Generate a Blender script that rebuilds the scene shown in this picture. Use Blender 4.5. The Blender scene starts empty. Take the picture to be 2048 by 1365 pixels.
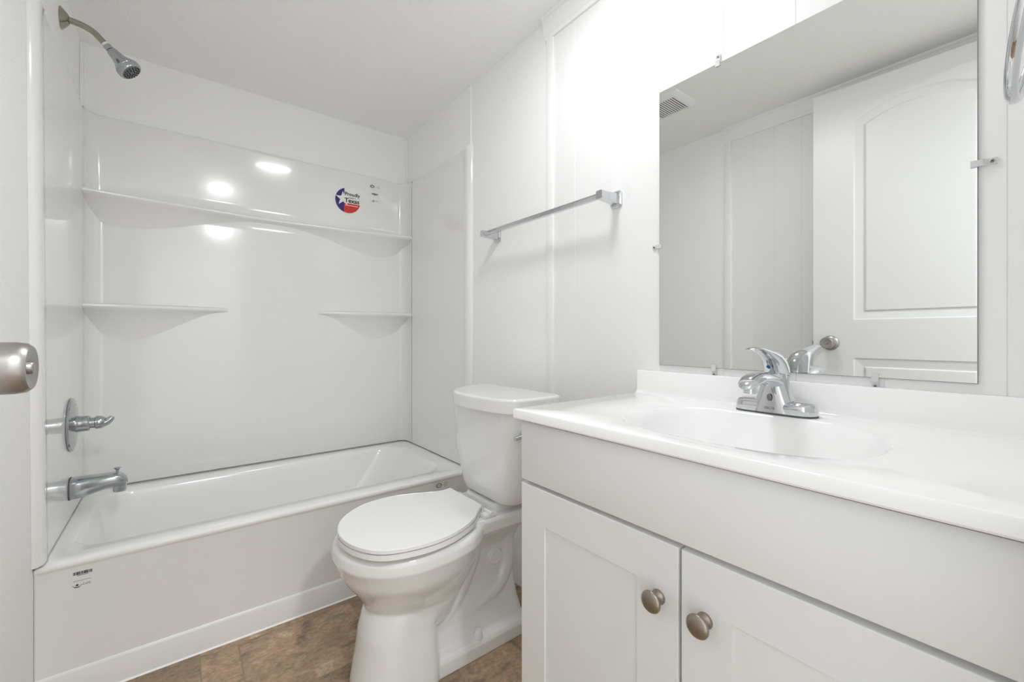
import bpy, bmesh, math, random
from mathutils import Vector, Matrix
R = math.radians
PI = math.pi
SC = bpy.context.scene
COL = SC.collection

# ------------------------------------------------------------------ camera
cam_d = bpy.data.cameras.new('camera')
cam_d.sensor_fit = 'HORIZONTAL'
cam_d.sensor_width = 36.0
cam_d.lens = 858.0 / 2048 * 36
cam_d.shift_y = -10.5 / 2048
cam_d.clip_start = 0.01
cam = bpy.data.objects.new('camera', cam_d)
cam.location = (0, 0, 1.0)
cam.rotation_euler = (R(90), 0, R(-38.07))
COL.objects.link(cam)
SC.camera = cam

# ------------------------------------------------------------------ world, light, exposure
world = bpy.data.worlds.new('world')
world.use_nodes = True
SC.world = world
bg = world.node_tree.nodes['Background']
bg.inputs[0].default_value = (0.94, 0.975, 1.0, 1)
bg.inputs[1].default_value = 1.5
BULB = 37.0       # glow of the round ceiling light
HALL_W = 21.0
SC.view_settings.view_transform = 'Standard'
SC.view_settings.look = 'None'
SC.view_settings.gamma = 1.0
SC.view_settings.use_curve_mapping = False
SC.view_settings.exposure = 0.17
SC.cycles.use_denoising = True
SC.cycles.max_bounces = 16
SC.cycles.diffuse_bounces = 10
SC.cycles.glossy_bounces = 6
SC.cycles.transmission_bounces = 8


def lamp_area(name, loc, rot, sx, sy, power, col=(1, 1, 1)):
    d = bpy.data.lights.new(name, 'AREA')
    d.shape = 'RECTANGLE'
    d.size = sx
    d.size_y = sy
    d.energy = power
    d.color = col
    o = bpy.data.objects.new(name, d)
    o.location = loc
    o.rotation_euler = rot
    COL.objects.link(o)
    return o


# area lamp added as fill in the unseen hall behind the open doorway
lamp_area('hall_fill_lamp', (0.36, -0.70, 2.12), (R(0), 0, 0), 0.16, 0.16, HALL_W, (0.95, 0.975, 1.0))

# ------------------------------------------------------------------ materials
def srgb(r, g, b):
    def f(c):
        c /= 255.0
        return c / 12.92 if c <= 0.04045 else ((c + 0.055) / 1.055) ** 2.4
    return (f(r), f(g), f(b), 1)


def mat(name, col, rough=0.5, metal=0.0, bump=None, spec=0.5, coat=0.0, trans=0.0, ior=1.45, var=0.0):
    m = bpy.data.materials.new(name)
    m.use_nodes = True
    nt = m.node_tree
    b = nt.nodes['Principled BSDF']
    b.inputs['Base Color'].default_value = col if len(col) == 4 else (*col, 1)
    b.inputs['Roughness'].default_value = rough
    b.inputs['Metallic'].default_value = metal
    b.inputs['Specular IOR Level'].default_value = spec
    b.inputs['Coat Weight'].default_value = coat
    b.inputs['Coat Roughness'].default_value = 0.05
    b.inputs['Transmission Weight'].default_value = trans
    b.inputs['IOR'].default_value = ior
    tc = nt.nodes.new('ShaderNodeTexCoord')
    if bump:
        sc, st, det = bump
        n = nt.nodes.new('ShaderNodeTexNoise')
        n.inputs['Scale'].default_value = sc
        n.inputs['Detail'].default_value = det
        nt.links.new(tc.outputs['Object'], n.inputs['Vector'])
        bp = nt.nodes.new('ShaderNodeBump')
        bp.inputs['Strength'].default_value = st
        bp.inputs['Distance'].default_value = 0.003
        nt.links.new(n.outputs['Fac'], bp.inputs['Height'])
        nt.links.new(bp.outputs['Normal'], b.inputs['Normal'])
    if var:
        n2 = nt.nodes.new('ShaderNodeTexNoise')
        n2.inputs['Scale'].default_value = 9
        n2.inputs['Detail'].default_value = 3
        nt.links.new(tc.outputs['Object'], n2.inputs['Vector'])
        mr = nt.nodes.new('ShaderNodeMapRange')
        mr.inputs[3].default_value = max(0, rough - var)
        mr.inputs[4].default_value = rough + var
        nt.links.new(n2.outputs['Fac'], mr.inputs[0])
        nt.links.new(mr.outputs[0], b.inputs['Roughness'])
    return m


M = {}
M['wall'] = mat('textured_wall_paint', (0.93, 0.93, 0.922), 0.55, bump=(230, 0.38, 3))
M['panel'] = mat('panel_wall_paint', (0.865, 0.865, 0.86), 0.45, bump=(330, 0.10, 2))
M['ceiling'] = mat('ceiling_paint', (0.955, 0.955, 0.947), 0.7, bump=(120, 1.0, 4))
M['trim'] = mat('trim_paint', (0.90, 0.90, 0.893), 0.35, bump=(60, 0.03, 2))
M['door'] = mat('door_paint', (0.76, 0.76, 0.753), 0.35, bump=(120, 0.04, 2))
M['acrylic'] = mat('glossy_acrylic', (0.85, 0.85, 0.838), 0.13, coat=0.4, bump=(3.0, 0.10, 1), var=0.03)
M['tub'] = mat('tub_enamel', (0.86, 0.86, 0.85), 0.16, coat=0.3, bump=(5.0, 0.04, 1), var=0.03)
M['porcelain'] = mat('porcelain', (0.82, 0.82, 0.808), 0.07, coat=0.5, var=0.02)
M['seat'] = mat('seat_plastic', (0.82, 0.82, 0.815), 0.16, var=0.03)
M['vanity'] = mat('vanity_paint', (0.785, 0.785, 0.775), 0.36, bump=(220, 0.04, 2))
M['marble'] = mat('cultured_marble', (0.94, 0.94, 0.935), 0.09, coat=0.3, var=0.02)
M['chrome'] = mat('chrome', (0.66, 0.67, 0.69), 0.06, 1.0, var=0.02)
M['satin'] = mat('satin_chrome', (0.47, 0.49, 0.51), 0.17, 1.0, var=0.03)
M['nickel'] = mat('brushed_nickel', (0.42, 0.405, 0.385), 0.36, 1.0, bump=(700, 0.012, 2), var=0.04)
M['steel'] = mat('aged_nickel', (0.38, 0.36, 0.31), 0.22, 1.0, var=0.05)
M['bronze'] = mat('champagne_nickel', (0.36, 0.315, 0.26), 0.33, 1.0, var=0.05)
M['mirror'] = mat('mirror_silver', (0.79, 0.80, 0.79), 0.0, 1.0)
M['glassedge'] = mat('mirror_edge', (0.30, 0.33, 0.32), 0.2)
M['clear'] = mat('clear_plastic', (0.93, 0.93, 0.93), 0.10, trans=0.45, ior=1.3)
M['black'] = mat('black_ink', (0.02, 0.02, 0.022), 0.5)
M['grey'] = mat('grey_ink', (0.22, 0.22, 0.22), 0.5)
M['dark'] = mat('dark_gap', (0.03, 0.03, 0.03), 0.8)
M['slot'] = mat('vent_slot', (0.03, 0.03, 0.03), 0.7)
M['vinyl'] = mat('white_vinyl', (0.85, 0.85, 0.84), 0.3)
M['red'] = mat('red_vinyl', srgb(206, 52, 42), 0.35)
M['navy'] = mat('navy_vinyl', srgb(52, 36, 112), 0.35)
M['blue'] = mat('blue_dot', srgb(30, 80, 140), 0.3)
M['film'] = mat('clear_film', (0.86, 0.86, 0.85), 0.12)
M['rubber'] = mat('grey_rubber', (0.10, 0.10, 0.10), 0.6)
M['tape'] = mat('white_thread_tape', (0.82, 0.82, 0.81), 0.5)


def bulb_mat():
    m = bpy.data.materials.new('frosted_bulb')
    m.use_nodes = True
    b = m.node_tree.nodes['Principled BSDF']
    b.inputs['Base Color'].default_value = (0.9, 0.9, 0.88, 1)
    b.inputs['Emission Color'].default_value = (0.965, 0.98, 1.0, 1)
    b.inputs['Emission Strength'].default_value = BULB
    return m


M['bulb'] = bulb_mat()


def tile_mat():
    m = bpy.data.materials.new('slate_look_tile')
    m.use_nodes = True
    nt = m.node_tree
    L = nt.links.new
    b = nt.nodes['Principled BSDF']
    tc = nt.nodes.new('ShaderNodeTexCoord')
    at = nt.nodes.new('ShaderNodeAttribute')
    at.attribute_name = 'tile_tint'
    mul = nt.nodes.new('ShaderNodeVectorMath')
    mul.operation = 'MULTIPLY_ADD'
    L(at.outputs['Color'], mul.inputs[0])
    mul.inputs[1].default_value = (9, 9, 9)
    L(tc.outputs['Object'], mul.inputs[2])
    mp = nt.nodes.new('ShaderNodeMapping')
    mp.inputs['Rotation'].default_value = (0, 0, R(28))
    mp.inputs['Scale'].default_value = (1.0, 1.5, 1)
    L(mul.outputs[0], mp.inputs['Vector'])
    n1 = nt.nodes.new('ShaderNodeTexNoise')
    n1.inputs['Scale'].default_value = 8
    n1.inputs['Detail'].default_value = 8
    n1.inputs['Roughness'].default_value = 0.68
    n1.inputs['Distortion'].default_value = 0.7
    L(mp.outputs[0], n1.inputs['Vector'])
    cr = nt.nodes.new('ShaderNodeValToRGB')
    e = cr.color_ramp.elements
    e[0].position = 0.30
    e[0].color = srgb(98, 84, 70)
    e[1].position = 0.72
    e[1].color = srgb(190, 168, 140)
    for p, c in ((0.42, srgb(134, 111, 88)), (0.50, srgb(158, 133, 104)), (0.58, srgb(166, 131, 102)), (0.64, srgb(172, 150, 122))):
        q = e.new(p)
        q.color = c
    L(n1.outputs['Fac'], cr.inputs[0])
    n2 = nt.nodes.new('ShaderNodeTexNoise')
    n2.inputs['Scale'].default_value = 60
    n2.inputs['Detail'].default_value = 6
    n2.inputs['Roughness'].default_value = 0.7
    L(mp.outputs[0], n2.inputs['Vector'])
    mx = nt.nodes.new('ShaderNodeMix')
    mx.data_type = 'RGBA'
    mx.blend_type = 'OVERLAY'
    mx.inputs[0].default_value = 0.75
    L(cr.outputs[0], mx.inputs[6])
    L(n2.outputs['Fac'], mx.inputs[7])
    hv = nt.nodes.new('ShaderNodeHueSaturation')
    hv.inputs['Saturation'].default_value = 0.90
    sp = nt.nodes.new('ShaderNodeSeparateColor')
    L(at.outputs['Color'], sp.inputs[0])
    mr = nt.nodes.new('ShaderNodeMapRange')
    mr.inputs[3].default_value = 0.78
    mr.inputs[4].default_value = 1.20
    L(sp.outputs[2], mr.inputs[0])
    L(mr.outputs[0], hv.inputs['Value'])
    L(mx.outputs[2], hv.inputs['Color'])
    L(hv.outputs[0], b.inputs['Base Color'])
    bp = nt.nodes.new('ShaderNodeBump')
    bp.inputs['Strength'].default_value = 0.35
    bp.inputs['Distance'].default_value = 0.003
    L(n1.outputs['Fac'], bp.inputs['Height'])
    L(bp.outputs[0], b.inputs['Normal'])
    b.inputs['Roughness'].default_value = 0.42
    return m


M['tile'] = tile_mat()
M['grout'] = mat('tile_joint', srgb(150, 134, 112), 0.7, bump=(200, 0.2, 2))

# ------------------------------------------------------------------ mesh helpers
def ring_faces(bm, a, b, closed=True):
    n = len(a)
    for i in range(n if closed else n - 1):
        j = (i + 1) % n
        try:
            bm.faces.new((a[i], a[j], b[j], b[i]))
        except ValueError:
            pass


def loft(bm, rings, cap0=True, cap1=True, closed=True):
    vs = [[bm.verts.new(p) for p in r] for r in rings]
    for a, b in zip(vs[:-1], vs[1:]):
        ring_faces(bm, a, b, closed)
    if cap0:
        bm.faces.new(vs[0][::-1])
    if cap1:
        bm.faces.new(vs[-1])
    return vs


def rrect(x0, x1, y0, y1, r, z, n=6):
    """rounded rectangle ring in XY; r is one radius or four (x0y0, x1y0, x1y1, x0y1)"""
    if not hasattr(r, '__len__'):
        r = (r, r, r, r)
    pts = []
    for (cx, cy, a0, q) in ((x0 + r[0], y0 + r[0], 180, 0), (x1 - r[1], y0 + r[1], 270, 1),
                            (x1 - r[2], y1 - r[2], 0, 2), (x0 + r[3], y1 - r[3], 90, 3)):
        for k in range(n + 1):
            a = R(a0 + 90.0 * k / n)
            pts.append((cx + r[q] * math.cos(a), cy + r[q] * math.sin(a), z))
    return pts


def superell(cx, cy, hx, hy, e, z, n=64):
    pts = []
    for k in range(n):
        a = 2 * PI * k / n
        c, s = math.cos(a), math.sin(a)
        pts.append((cx + hx * math.copysign(abs(c) ** (2 / e), c), cy + hy * math.copysign(abs(s) ** (2 / e), s), z))
    return pts


def box(bm, x0, x1, y0, y1, z0, z1, bev=0.0, seg=2):
    t = bmesh.new()
    bmesh.ops.create_cube(t, size=1)
    for v in t.verts:
        v.co = Vector((x0 + (v.co.x + .5) * (x1 - x0), y0 + (v.co.y + .5) * (y1 - y0), z0 + (v.co.z + .5) * (z1 - z0)))
    if bev > 0:
        bmesh.ops.bevel(t, geom=list(t.edges), offset=bev, segments=seg, profile=0.5, affect='EDGES')
    merge(bm, t)


def merge(bm, t, mtx=None):
    me = bpy.data.meshes.new('tmp')
    t.to_mesh(me)
    t.free()
    if mtx is not None:
        me.transform(mtx)
    bm.from_mesh(me)
    bpy.data.meshes.remove(me)


def frame(d):
    d = Vector(d).normalized()
    u = Vector((0, 0, 1)) if abs(d.z) < 0.9 else Vector((1, 0, 0))
    a = d.cross(u).normalized()
    return d, a, a.cross(d).normalized()


def lathe(bm, origin, axis, prof, n=40, caps=True):
    """prof: (radius, distance along axis)"""
    d, a, b = frame(axis)
    o = Vector(origin)
    rings = []
    for r, h in prof:
        rings.append([o + d * h + (a * math.cos(2 * PI * k / n) + b * math.sin(2 * PI * k / n)) * r for k in range(n)])
    loft(bm, rings, caps, caps)


def catmull(pts, sub=8, closed=False):
    P = [Vector(p) for p in pts]
    n = len(P)
    out = []
    rng = range(n) if closed else range(n - 1)
    for i in rng:
        p1, p2 = P[i], P[(i + 1) % n]
        p0 = P[i - 1] if (closed or i > 0) else p1 * 2 - p2
        p3 = P[(i + 2) % n] if (closed or i + 2 < n) else p2 * 2 - p1
        for k in range(sub):
            t = k / sub
            out.append(0.5 * ((2 * p1) + (p2 - p0) * t + (2 * p0 - 5 * p1 + 4 * p2 - p3) * t * t + (3 * p1 - p0 - 3 * p2 + p3) * t ** 3))
    if not closed:
        out.append(P[-1])
    return out


def tube(bm, pts, rad, n=16, caps=True, sq=None):
    """round tube along pts; rad number or list; sq = (width, height) factors"""
    P = [Vector(p) for p in pts]
    m = len(P)
    rads = rad if hasattr(rad, '__len__') else [rad] * m
    rads = [rads[min(i, len(rads) - 1)] for i in range(m)]
    rings = []
    prev = None
    for i in range(m):
        t = (P[min(i + 1, m - 1)] - P[max(i - 1, 0)]).normalized()
        if prev is None:
            _, a, b = frame(t)
        else:
            a = (prev - t * prev.dot(t)).normalized()
            b = a.cross(t).normalized()
        prev = a
        fa, fb = sq or (1, 1)
        rings.append([P[i] + (a * math.cos(2 * PI * k / n) * fa + b * math.sin(2 * PI * k / n) * fb) * rads[i] for k in range(n)])
    loft(bm, rings, caps, caps)


def torus(bm, c, axis, R0, r, n=64, k=14):
    d, a, b = frame(axis)
    c = Vector(c)
    rings = []
    for i in range(n):
        t = 2 * PI * i / n
        e = a * math.cos(t) + b * math.sin(t)
        rings.append([c + e * (R0 + r * math.cos(2 * PI * j / k)) + d * r * math.sin(2 * PI * j / k) for j in range(k)])
    vs = [[bm.verts.new(p) for p in q] for q in rings]
    for i in range(n):
        ring_faces(bm, vs[i], vs[(i + 1) % n])


def poly(bm, pts, mi=0):
    f = bm.faces.new([bm.verts.new(p) for p in pts])
    f.material_index = mi
    return f


def prism(bm, outline, z0, z1, bev=0.0, top=True):
    """closed XY outline extruded in z with optional rounded edges (inset rings)"""
    c = Vector((sum(p[0] for p in outline) / len(outline), sum(p[1] for p in outline) / len(outline), 0))
    n = len(outline)
    nor = []
    for i in range(n):
        a, b = Vector(outline[i - 1][:2]), Vector(outline[(i + 1) % n][:2])
        t = (b - a).normalized()
        q = Vector((t.y, -t.x))
        if q.dot(Vector(outline[i][:2]) - c.xy) < 0:
            q = -q
        nor.append(q)

    def rg(z, ins):
        return [(outline[i][0] - nor[i].x * ins, outline[i][1] - nor[i].y * ins, z) for i in range(n)]
    if bev:
        k = 4
        rings = [rg(z0 + bev * (1 - math.sin(PI / 2 * j / k)), bev * (1 - math.cos(PI / 2 * (j) / k)) if False else bev * (1 - math.sin(PI / 2 * j / k)) * 0 + bev * (1 - math.cos(PI / 2 * (1 - j / k))) * 0 + bev * (1 - math.sin(PI / 2 * j / k)) ) for j in range(k + 1)]
        rings = []
        for j in range(k + 1):
            a = PI / 2 * j / k
            rings.append(rg(z0 + bev * (1 - math.sin(a)), bev * (1 - math.cos(PI / 2 - a))))
        for j in range(k + 1):
            a = PI / 2 * (1 - j / k)
            rings.append(rg(z1 - bev * (1 - math.sin(a)), bev * (1 - math.cos(PI / 2 - a))))
        # rings above: a=0 sits inset on the flat, a=90deg on the wall
        rings = [rg(z0, bev)] + rings[1:k + 1] + rings[k + 1:-1] + [rg(z1, bev)]
    else:
        rings = [rg(z0, 0), rg(z1, 0)]
    loft(bm, rings)


def finish(name, bm, mats, parent=None, angle=35, loc=None, flip=False):
    bmesh.ops.recalc_face_normals(bm, faces=list(bm.faces))
    if flip:
        bmesh.ops.reverse_faces(bm, faces=list(bm.faces))
    me = bpy.data.meshes.new(name)
    bm.to_mesh(me)
    bm.free()
    if not isinstance(mats, (list, tuple)):
        mats = [mats]
    for m in mats:
        me.materials.append(m)
    for p in me.polygons:
        p.use_smooth = True
    me.set_sharp_from_angle(angle=R(angle))
    o = bpy.data.objects.new(name, me)
    COL.objects.link(o)
    if parent is not None:
        o.parent = parent
        if parent.parent is None and parent.type == 'EMPTY':
            o.matrix_parent_inverse = Matrix.Translation(parent.location).inverted()
    return o


def thing(name, loc, label, cat, group=None):
    o = bpy.data.objects.new(name, None)
    o.empty_display_size = 0.05
    o.location = loc
    COL.objects.link(o)
    o['label'] = label
    o['category'] = cat
    if group:
        o['group'] = group
    return o


def struct(o, label=None, cat=None):
    o['kind'] = 'structure'
    if label:
        o['label'] = label
    if cat:
        o['category'] = cat
    return o


def lab(o, text):
    o['label'] = text
    return o


def text_mesh(name, body, size, mtx, m, parent, extrude=0.0, xscale=1.0, bold=0.0):
    c = bpy.data.curves.new(name, 'FONT')
    c.body = body
    c.size = size
    c.align_x = 'CENTER'
    c.align_y = 'CENTER'
    c.extrude = extrude
    c.offset = bold
    t = bpy.data.objects.new(name, c)
    COL.objects.link(t)
    bpy.context.view_layer.update()
    me = bpy.data.meshes.new_from_object(t.evaluated_get(bpy.context.evaluated_depsgraph_get()))
    bpy.data.objects.remove(t)
    me.transform(mtx @ Matrix.Diagonal((xscale, 1, 1, 1)))
    me.materials.clear()
    me.materials.append(m)
    o = bpy.data.objects.new(name, me)
    COL.objects.link(o)
    o.parent = parent
    if parent.type == 'EMPTY':
        o.matrix_parent_inverse = Matrix.Translation(parent.location).inverted()
    return o


def remeshed(bm, voxel, smooth):
    bmesh.ops.recalc_face_normals(bm, faces=list(bm.faces))
    bmesh.ops.triangulate(bm, faces=list(bm.faces))
    me = bpy.data.meshes.new('raw')
    bm.to_mesh(me)
    bm.free()
    t = bpy.data.objects.new('raw', me)
    COL.objects.link(t)
    a = t.modifiers.new('r', 'REMESH')
    a.mode = 'VOXEL'
    a.voxel_size = voxel
    s = t.modifiers.new('s', 'SMOOTH')
    s.factor = 0.5
    s.iterations = smooth
    bpy.context.view_layer.update()
    out = bpy.data.meshes.new_from_object(t.evaluated_get(bpy.context.evaluated_depsgraph_get()))
    bpy.data.objects.remove(t)
    b2 = bmesh.new()
    b2.from_mesh(out)
    return b2


# ------------------------------------------------------------------ room constants
XL, XR = -0.297, 1.08          # left and right walls
YN, YB = -0.022, 2.388         # near (doorway) and back walls
ZC = 2.165                     # ceiling
YT = 1.166                     # where panelling meets the textured board

# ------------------------------------------------------------------ floor
def build_floor():
    bm = bmesh.new()
    lay = bm.loops.layers.float_color.new('tile_tint')
    rnd = random.Random(5)
    xs0, xs1, ys0, ys1 = XL - 0.02, XR + 0.02, -1.4, YB + 0.02
    f = poly(bm, [(xs0, ys0, -0.0012), (xs1, ys0, -0.0012), (xs1, ys1, -0.0012), (xs0, ys1, -0.0012)], 1)
    tiles = []
    # the flagstone layout in front of the tub
    tiles += [(0.158, 0.512, 1.336, 1.643), (0.058, 0.158, 1.492, 1.643), (0.058, 0.158, 1.336, 1.492), (-0.092, 0.058, 1.492, 1.80),
              (-0.297, -0.092, 1.336, 1.80), (-0.092, 0.058, 1.336, 1.492), (0.058, 0.358, 1.643, 1.80), (0.358, 0.508, 1.643, 1.80),
              (0.512, 0.662, 1.336, 1.643), (0.508, 0.86, 1.643, 1.80), (0.662, 1.08, 1.486, 1.643), (0.662, 0.86, 1.336, 1.486), (0.86, 1.08, 1.336, 1.486), (0.86, 1.08, 1.643, 1.80)]
    # rows nearer the camera, the same sizes mixed
    y = 1.336
    row = 0
    while y > -1.35:
        hgt = (0.21, 0.155, 0.31)[row % 3]
        x = (-0.297, -0.297, -0.297)[row % 3]
        k = row
        cuts = [0.36, 0.20, 0.15, 0.31, 0.20, 0.16]
        if row == 0:
            cuts = [0.355, 0.30, 0.307, 0.198, 0.40]
        if row == 1:
            cuts = [0.20, 0.31, 0.155, 0.296, 0.197, 0.4]
        for i in range(9):
            w = cuts[i % len(cuts)]
            if x >= XR:
                break
            tiles.append((x, min(x + w, XR + 0.02), y - hgt, y))
            x += w
        y -= hgt
        row += 1
    g = 0.0017
    for (a, b, c, d) in tiles:
        a, b, c, d = a + g, b - g, c + g, d - g
        if b <= a:
            continue
        e = 0.0022
        tint = (rnd.random(), rnd.random(), rnd.random(), 1)
        o = [bm.verts.new(p) for p in ((a, c, -0.0011), (b, c, -0.0011), (b, d, -0.0011), (a, d, -0.0011))]
        t = [bm.verts.new(p) for p in ((a + e, c + e, 0), (b - e, c + e, 0), (b - e, d - e, 0), (a + e, d - e, 0))]
        fs = [bm.faces.new(t)]
        for i in range(4):
            j = (i + 1) % 4
            fs.append(bm.faces.new((o[i], o[j], t[j], t[i])))
        for f in fs:
            f.material_index = 0
            for l in f.loops:
                l[lay] = tint
    return struct(finish('floor', bm, [M['tile'], M['grout']], angle=20))


build_floor()

# ------------------------------------------------------------------ ceiling, walls
bm = bmesh.new()
box(bm, XL - 0.1, XR + 0.1, -1.45, YB + 0.1, ZC, ZC + 0.05)
struct(finish('ceiling', bm, M['ceiling']))


def grooved_wall(name, sx, X, y0, y1, grooves, textured_to):
    """wall plane at X facing sx (+1 faces +X); V grooves down the panelled part, textured board beyond"""
    bm = bmesh.new()
    prof = [(y0, 0)]
    for g in sorted(grooves):
        prof += [(g - 0.0013, 0), (g, 0.0016), (g + 0.0013, 0)]
    prof += [(YT, 0)]
    pts = [(X - sx * d, y) for y, d in prof]
    a = [bm.verts.new((x, y, 0)) for x, y in pts]
    b = [bm.verts.new((x, y, ZC)) for x, y in pts]
    for i in range(len(pts) - 1):
        bm.faces.new((a[i], a[i + 1], b[i + 1], b[i])).material_index = 0
    poly(bm, [(X, YT, 0), (X, textured_to, 0), (X, textured_to, ZC), (X, YT, ZC)], 1)
    # back of the wall
    T = X - sx * 0.08
    poly(bm, [(T, y0, 0), (T, y0, ZC), (T, textured_to, ZC), (T, textured_to, 0)], 1)
    poly(bm, [(X, y0, 0), (X, y0, ZC), (T, y0, ZC), (T, y0, 0)], 0)
    o = finish(name, bm, [M['panel'], M['wall']], angle=20)
    return struct(o)


grooved_wall('wall_right', -1, XR, YN, YB, [1.028, 0.797, 0.697, 0.520, 0.36, 0.21, 0.053], YB)
grooved_wall('wall_left', 1, XL, YN, YB, [1.015, 0.914, 0.79, 0.62, 0.50, 0.28, 0.12], YB)
bm = bmesh.new()
box(bm, XL - 0.08, XR + 0.08, YB, YB + 0.08, 0, ZC)
struct(finish('wall_back', bm, M['wall']))
# near wall with the doorway the camera stands in
DX0, DX1, DZ = -0.232, 0.50, 2.075
bm = bmesh.new()
box(bm, XL - 0.08, DX0, YN - 0.10, YN, 0, ZC)
box(bm, DX1, XR + 0.08, YN - 0.10, YN, 0, ZC)
box(bm, DX0, DX1, YN - 0.10, YN, DZ, ZC)
struct(finish('wall_near', bm, M['panel']))
# the hall beyond the doorway
bm = bmesh.new()
box(bm, XL - 0.1, XR + 0.1, -1.45, -1.38, 0, ZC)
struct(finish('wall_hall', bm, M['panel']))

# vertical trims and crown moulding (setting)
bm = bmesh.new()
box(bm, XR - 0.007, XR + 0.002, YT - 0.034, YT + 0.002, 0, ZC - 0.076, 0.0022)
struct(finish('trim_1', bm, M['trim']))
bm = bmesh.new()
box(bm, XL - 0.002, XL + 0.007, YT - 0.034, YT + 0.002, 0, ZC - 0.076, 0.0022)
struct(finish('trim_2', bm, M['trim']))


def crown(name, X, sx, y0, y1):
    bm = bmesh.new()
    prof = [(0.0, 0.0), (0.0, -0.078), (0.007, -0.078), (0.009, -0.072), (0.009, -0.066), (0.013, -0.060), (0.015, -0.050),
            (0.019, -0.030), (0.021, -0.024), (0.021, -0.014), (0.026, -0.008), (0.028, 0.0)]
    rings = [[(X + sx * d, y, ZC + z) for d, z in prof] for y in (y0, y1)]
    loft(bm, rings)
    struct(finish(name, bm, M['trim'], angle=25))


crown('trim_3', XR, -1, YN, YT + 0.006)
crown('trim_4', XL, 1, YN, YT + 0.006)
# narrow battens above the tub surround
bm = bmesh.new()
tube(bm, [(XR - 0.001, 1.688, 1.855), (XR - 0.001, 1.688, ZC)], 0.006, 10)
struct(finish('trim_5', bm, M['trim']))
bm = bmesh.new()
box(bm, XL, XL + 0.010, YB - 0.030, YB, 1.90, ZC - 0.02, 0.003)
struct(finish('trim_6', bm, M['trim']))
bm = bmesh.new()
box(bm, XR - 0.012, XR, YB - 0.012, YB, 1.89, ZC, 0.003)
struct(finish('trim_7', bm, M['trim']))
# door casing, hall side only hinted: a plain jamb around the opening
bm = bmesh.new()
box(bm, DX0, DX0 + 0.012, YN - 0.10, YN, 0, DZ)
box(bm, DX1 - 0.012, DX1, YN - 0.10, YN, 0, DZ)
box(bm, DX0, DX1, YN - 0.10, YN, DZ - 0.012, DZ)
struct(finish('trim_8', bm, M['trim']))

# ------------------------------------------------------------------ bathtub
TX0, TX1, TY0, TY1, TZ = -0.2965, 1.0795, 1.668, 2.384, 0.385


def build_tub():
    t = thing('bathtub', (0.39, 2.02, 0), 'long glossy white alcove bathtub along the back wall', 'bathtub')
    bm = bmesh.new()
    n = 10
    rs = []
    rs.append(rrect(TX0, TX1, TY0 + 0.005, TY1, 0.004, 0.0, n))
    rs.append(rrect(TX0, TX1, TY0 + 0.005, TY1, 0.004, 0.360, n))
    rs.append(rrect(TX0, TX1, TY0 + 0.003, TY1, 0.004, 0.364, n))
    rs.append(rrect(TX0, TX1, TY0 + 0.0, TY1, 0.004, 0.369, n))
    rs.append(rrect(TX0, TX1, TY0 - 0.001, TY1, 0.005, 0.376, n))
    rs.append(rrect(TX0 + .001, TX1 - .001, TY0 + 0.001, TY1, 0.006, 0.381, n))
    rs.append(rrect(TX0 + .002, TX1 - .002, TY0 + 0.008, TY1 - .001, 0.008, 0.3845, n))
    rs.append(rrect(TX0 + .006, TX1 - .006, TY0 + 0.016, TY1 - .003, 0.012, 0.3855, n))
    # inner basin: left end steep (drain), right end sloped
    rr = (0.075, 0.10, 0.13, 0.10)
    rs.append(rrect(-0.243, 0.998, 1.752, 2.318, rr, 0.3845, n))
    rs.append(rrect(-0.236, 0.986, 1.757, 2.312, rr, 0.381, n))
    rs.append(rrect(-0.230, 0.974, 1.762, 2.306, rr, 0.372, n))
    rs.append(rrect(-0.226, 0.962, 1.766, 2.302, rr, 0.355, n))
    rs.append(rrect(-0.212, 0.90, 1.776, 2.290, rr, 0.27, n))
    rs.append(rrect(-0.195, 0.80, 1.790, 2.275, rr, 0.14, n))
    rs.append(rrect(-0.180, 0.74, 1.805, 2.260, rr, 0.095, n))
    rs.append(rrect(-0.150, 0.68, 1.835, 2.230, rr, 0.070, n))
    rs.append(rrect(-0.050, 0.50, 1.93, 2.13, (0.05, 0.05, 0.05, 0.05), 0.062, n))
    loft(bm, rs)
    # base band and side stile standing proud of the apron field
    prof = [(TY0 + 0.02, 0), (TY0 + 0.001, 0), (TY0 + 0.001, 0.074), (TY0 + 0.002, 0.079), (TY0 + 0.0052, 0.084), (TY0 + 0.02, 0.088)]
    loft(bm, [[(x, y, z) for y, z in prof] for x in (TX0 + 0.001, TX1 - 0.001)])
    body = finish('tub_body', bm, M['tub'], t, angle=40)
    # dried seam of caulk along the floor
    bm = bmesh.new()
    prof = [(TY0 + 0.004, 0.0), (TY0 - 0.003, 0.0), (TY0 - 0.002, 0.002), (TY0 + 0.001, 0.0045), (TY0 + 0.004, 0.0045)]
    loft(bm, [[(x, y, z) for y, z in prof] for x in (TX0 + 0.001, TX1 - 0.001)])
    finish('caulk_bead', bm, M['trim'], t)
    # drain
    bm = bmesh.new()
    lathe(bm, (-0.06, 2.03, 0.060), (0, 0, 1), [(0.001, 0), (0.034, 0), (0.034, 0.004), (0.028, 0.006), (0.012, 0.005), (0.001, 0.005)])
    lab(finish('drain', bm, M['chrome'], t), 'round chrome drain')
    return t


TUB = build_tub()


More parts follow.
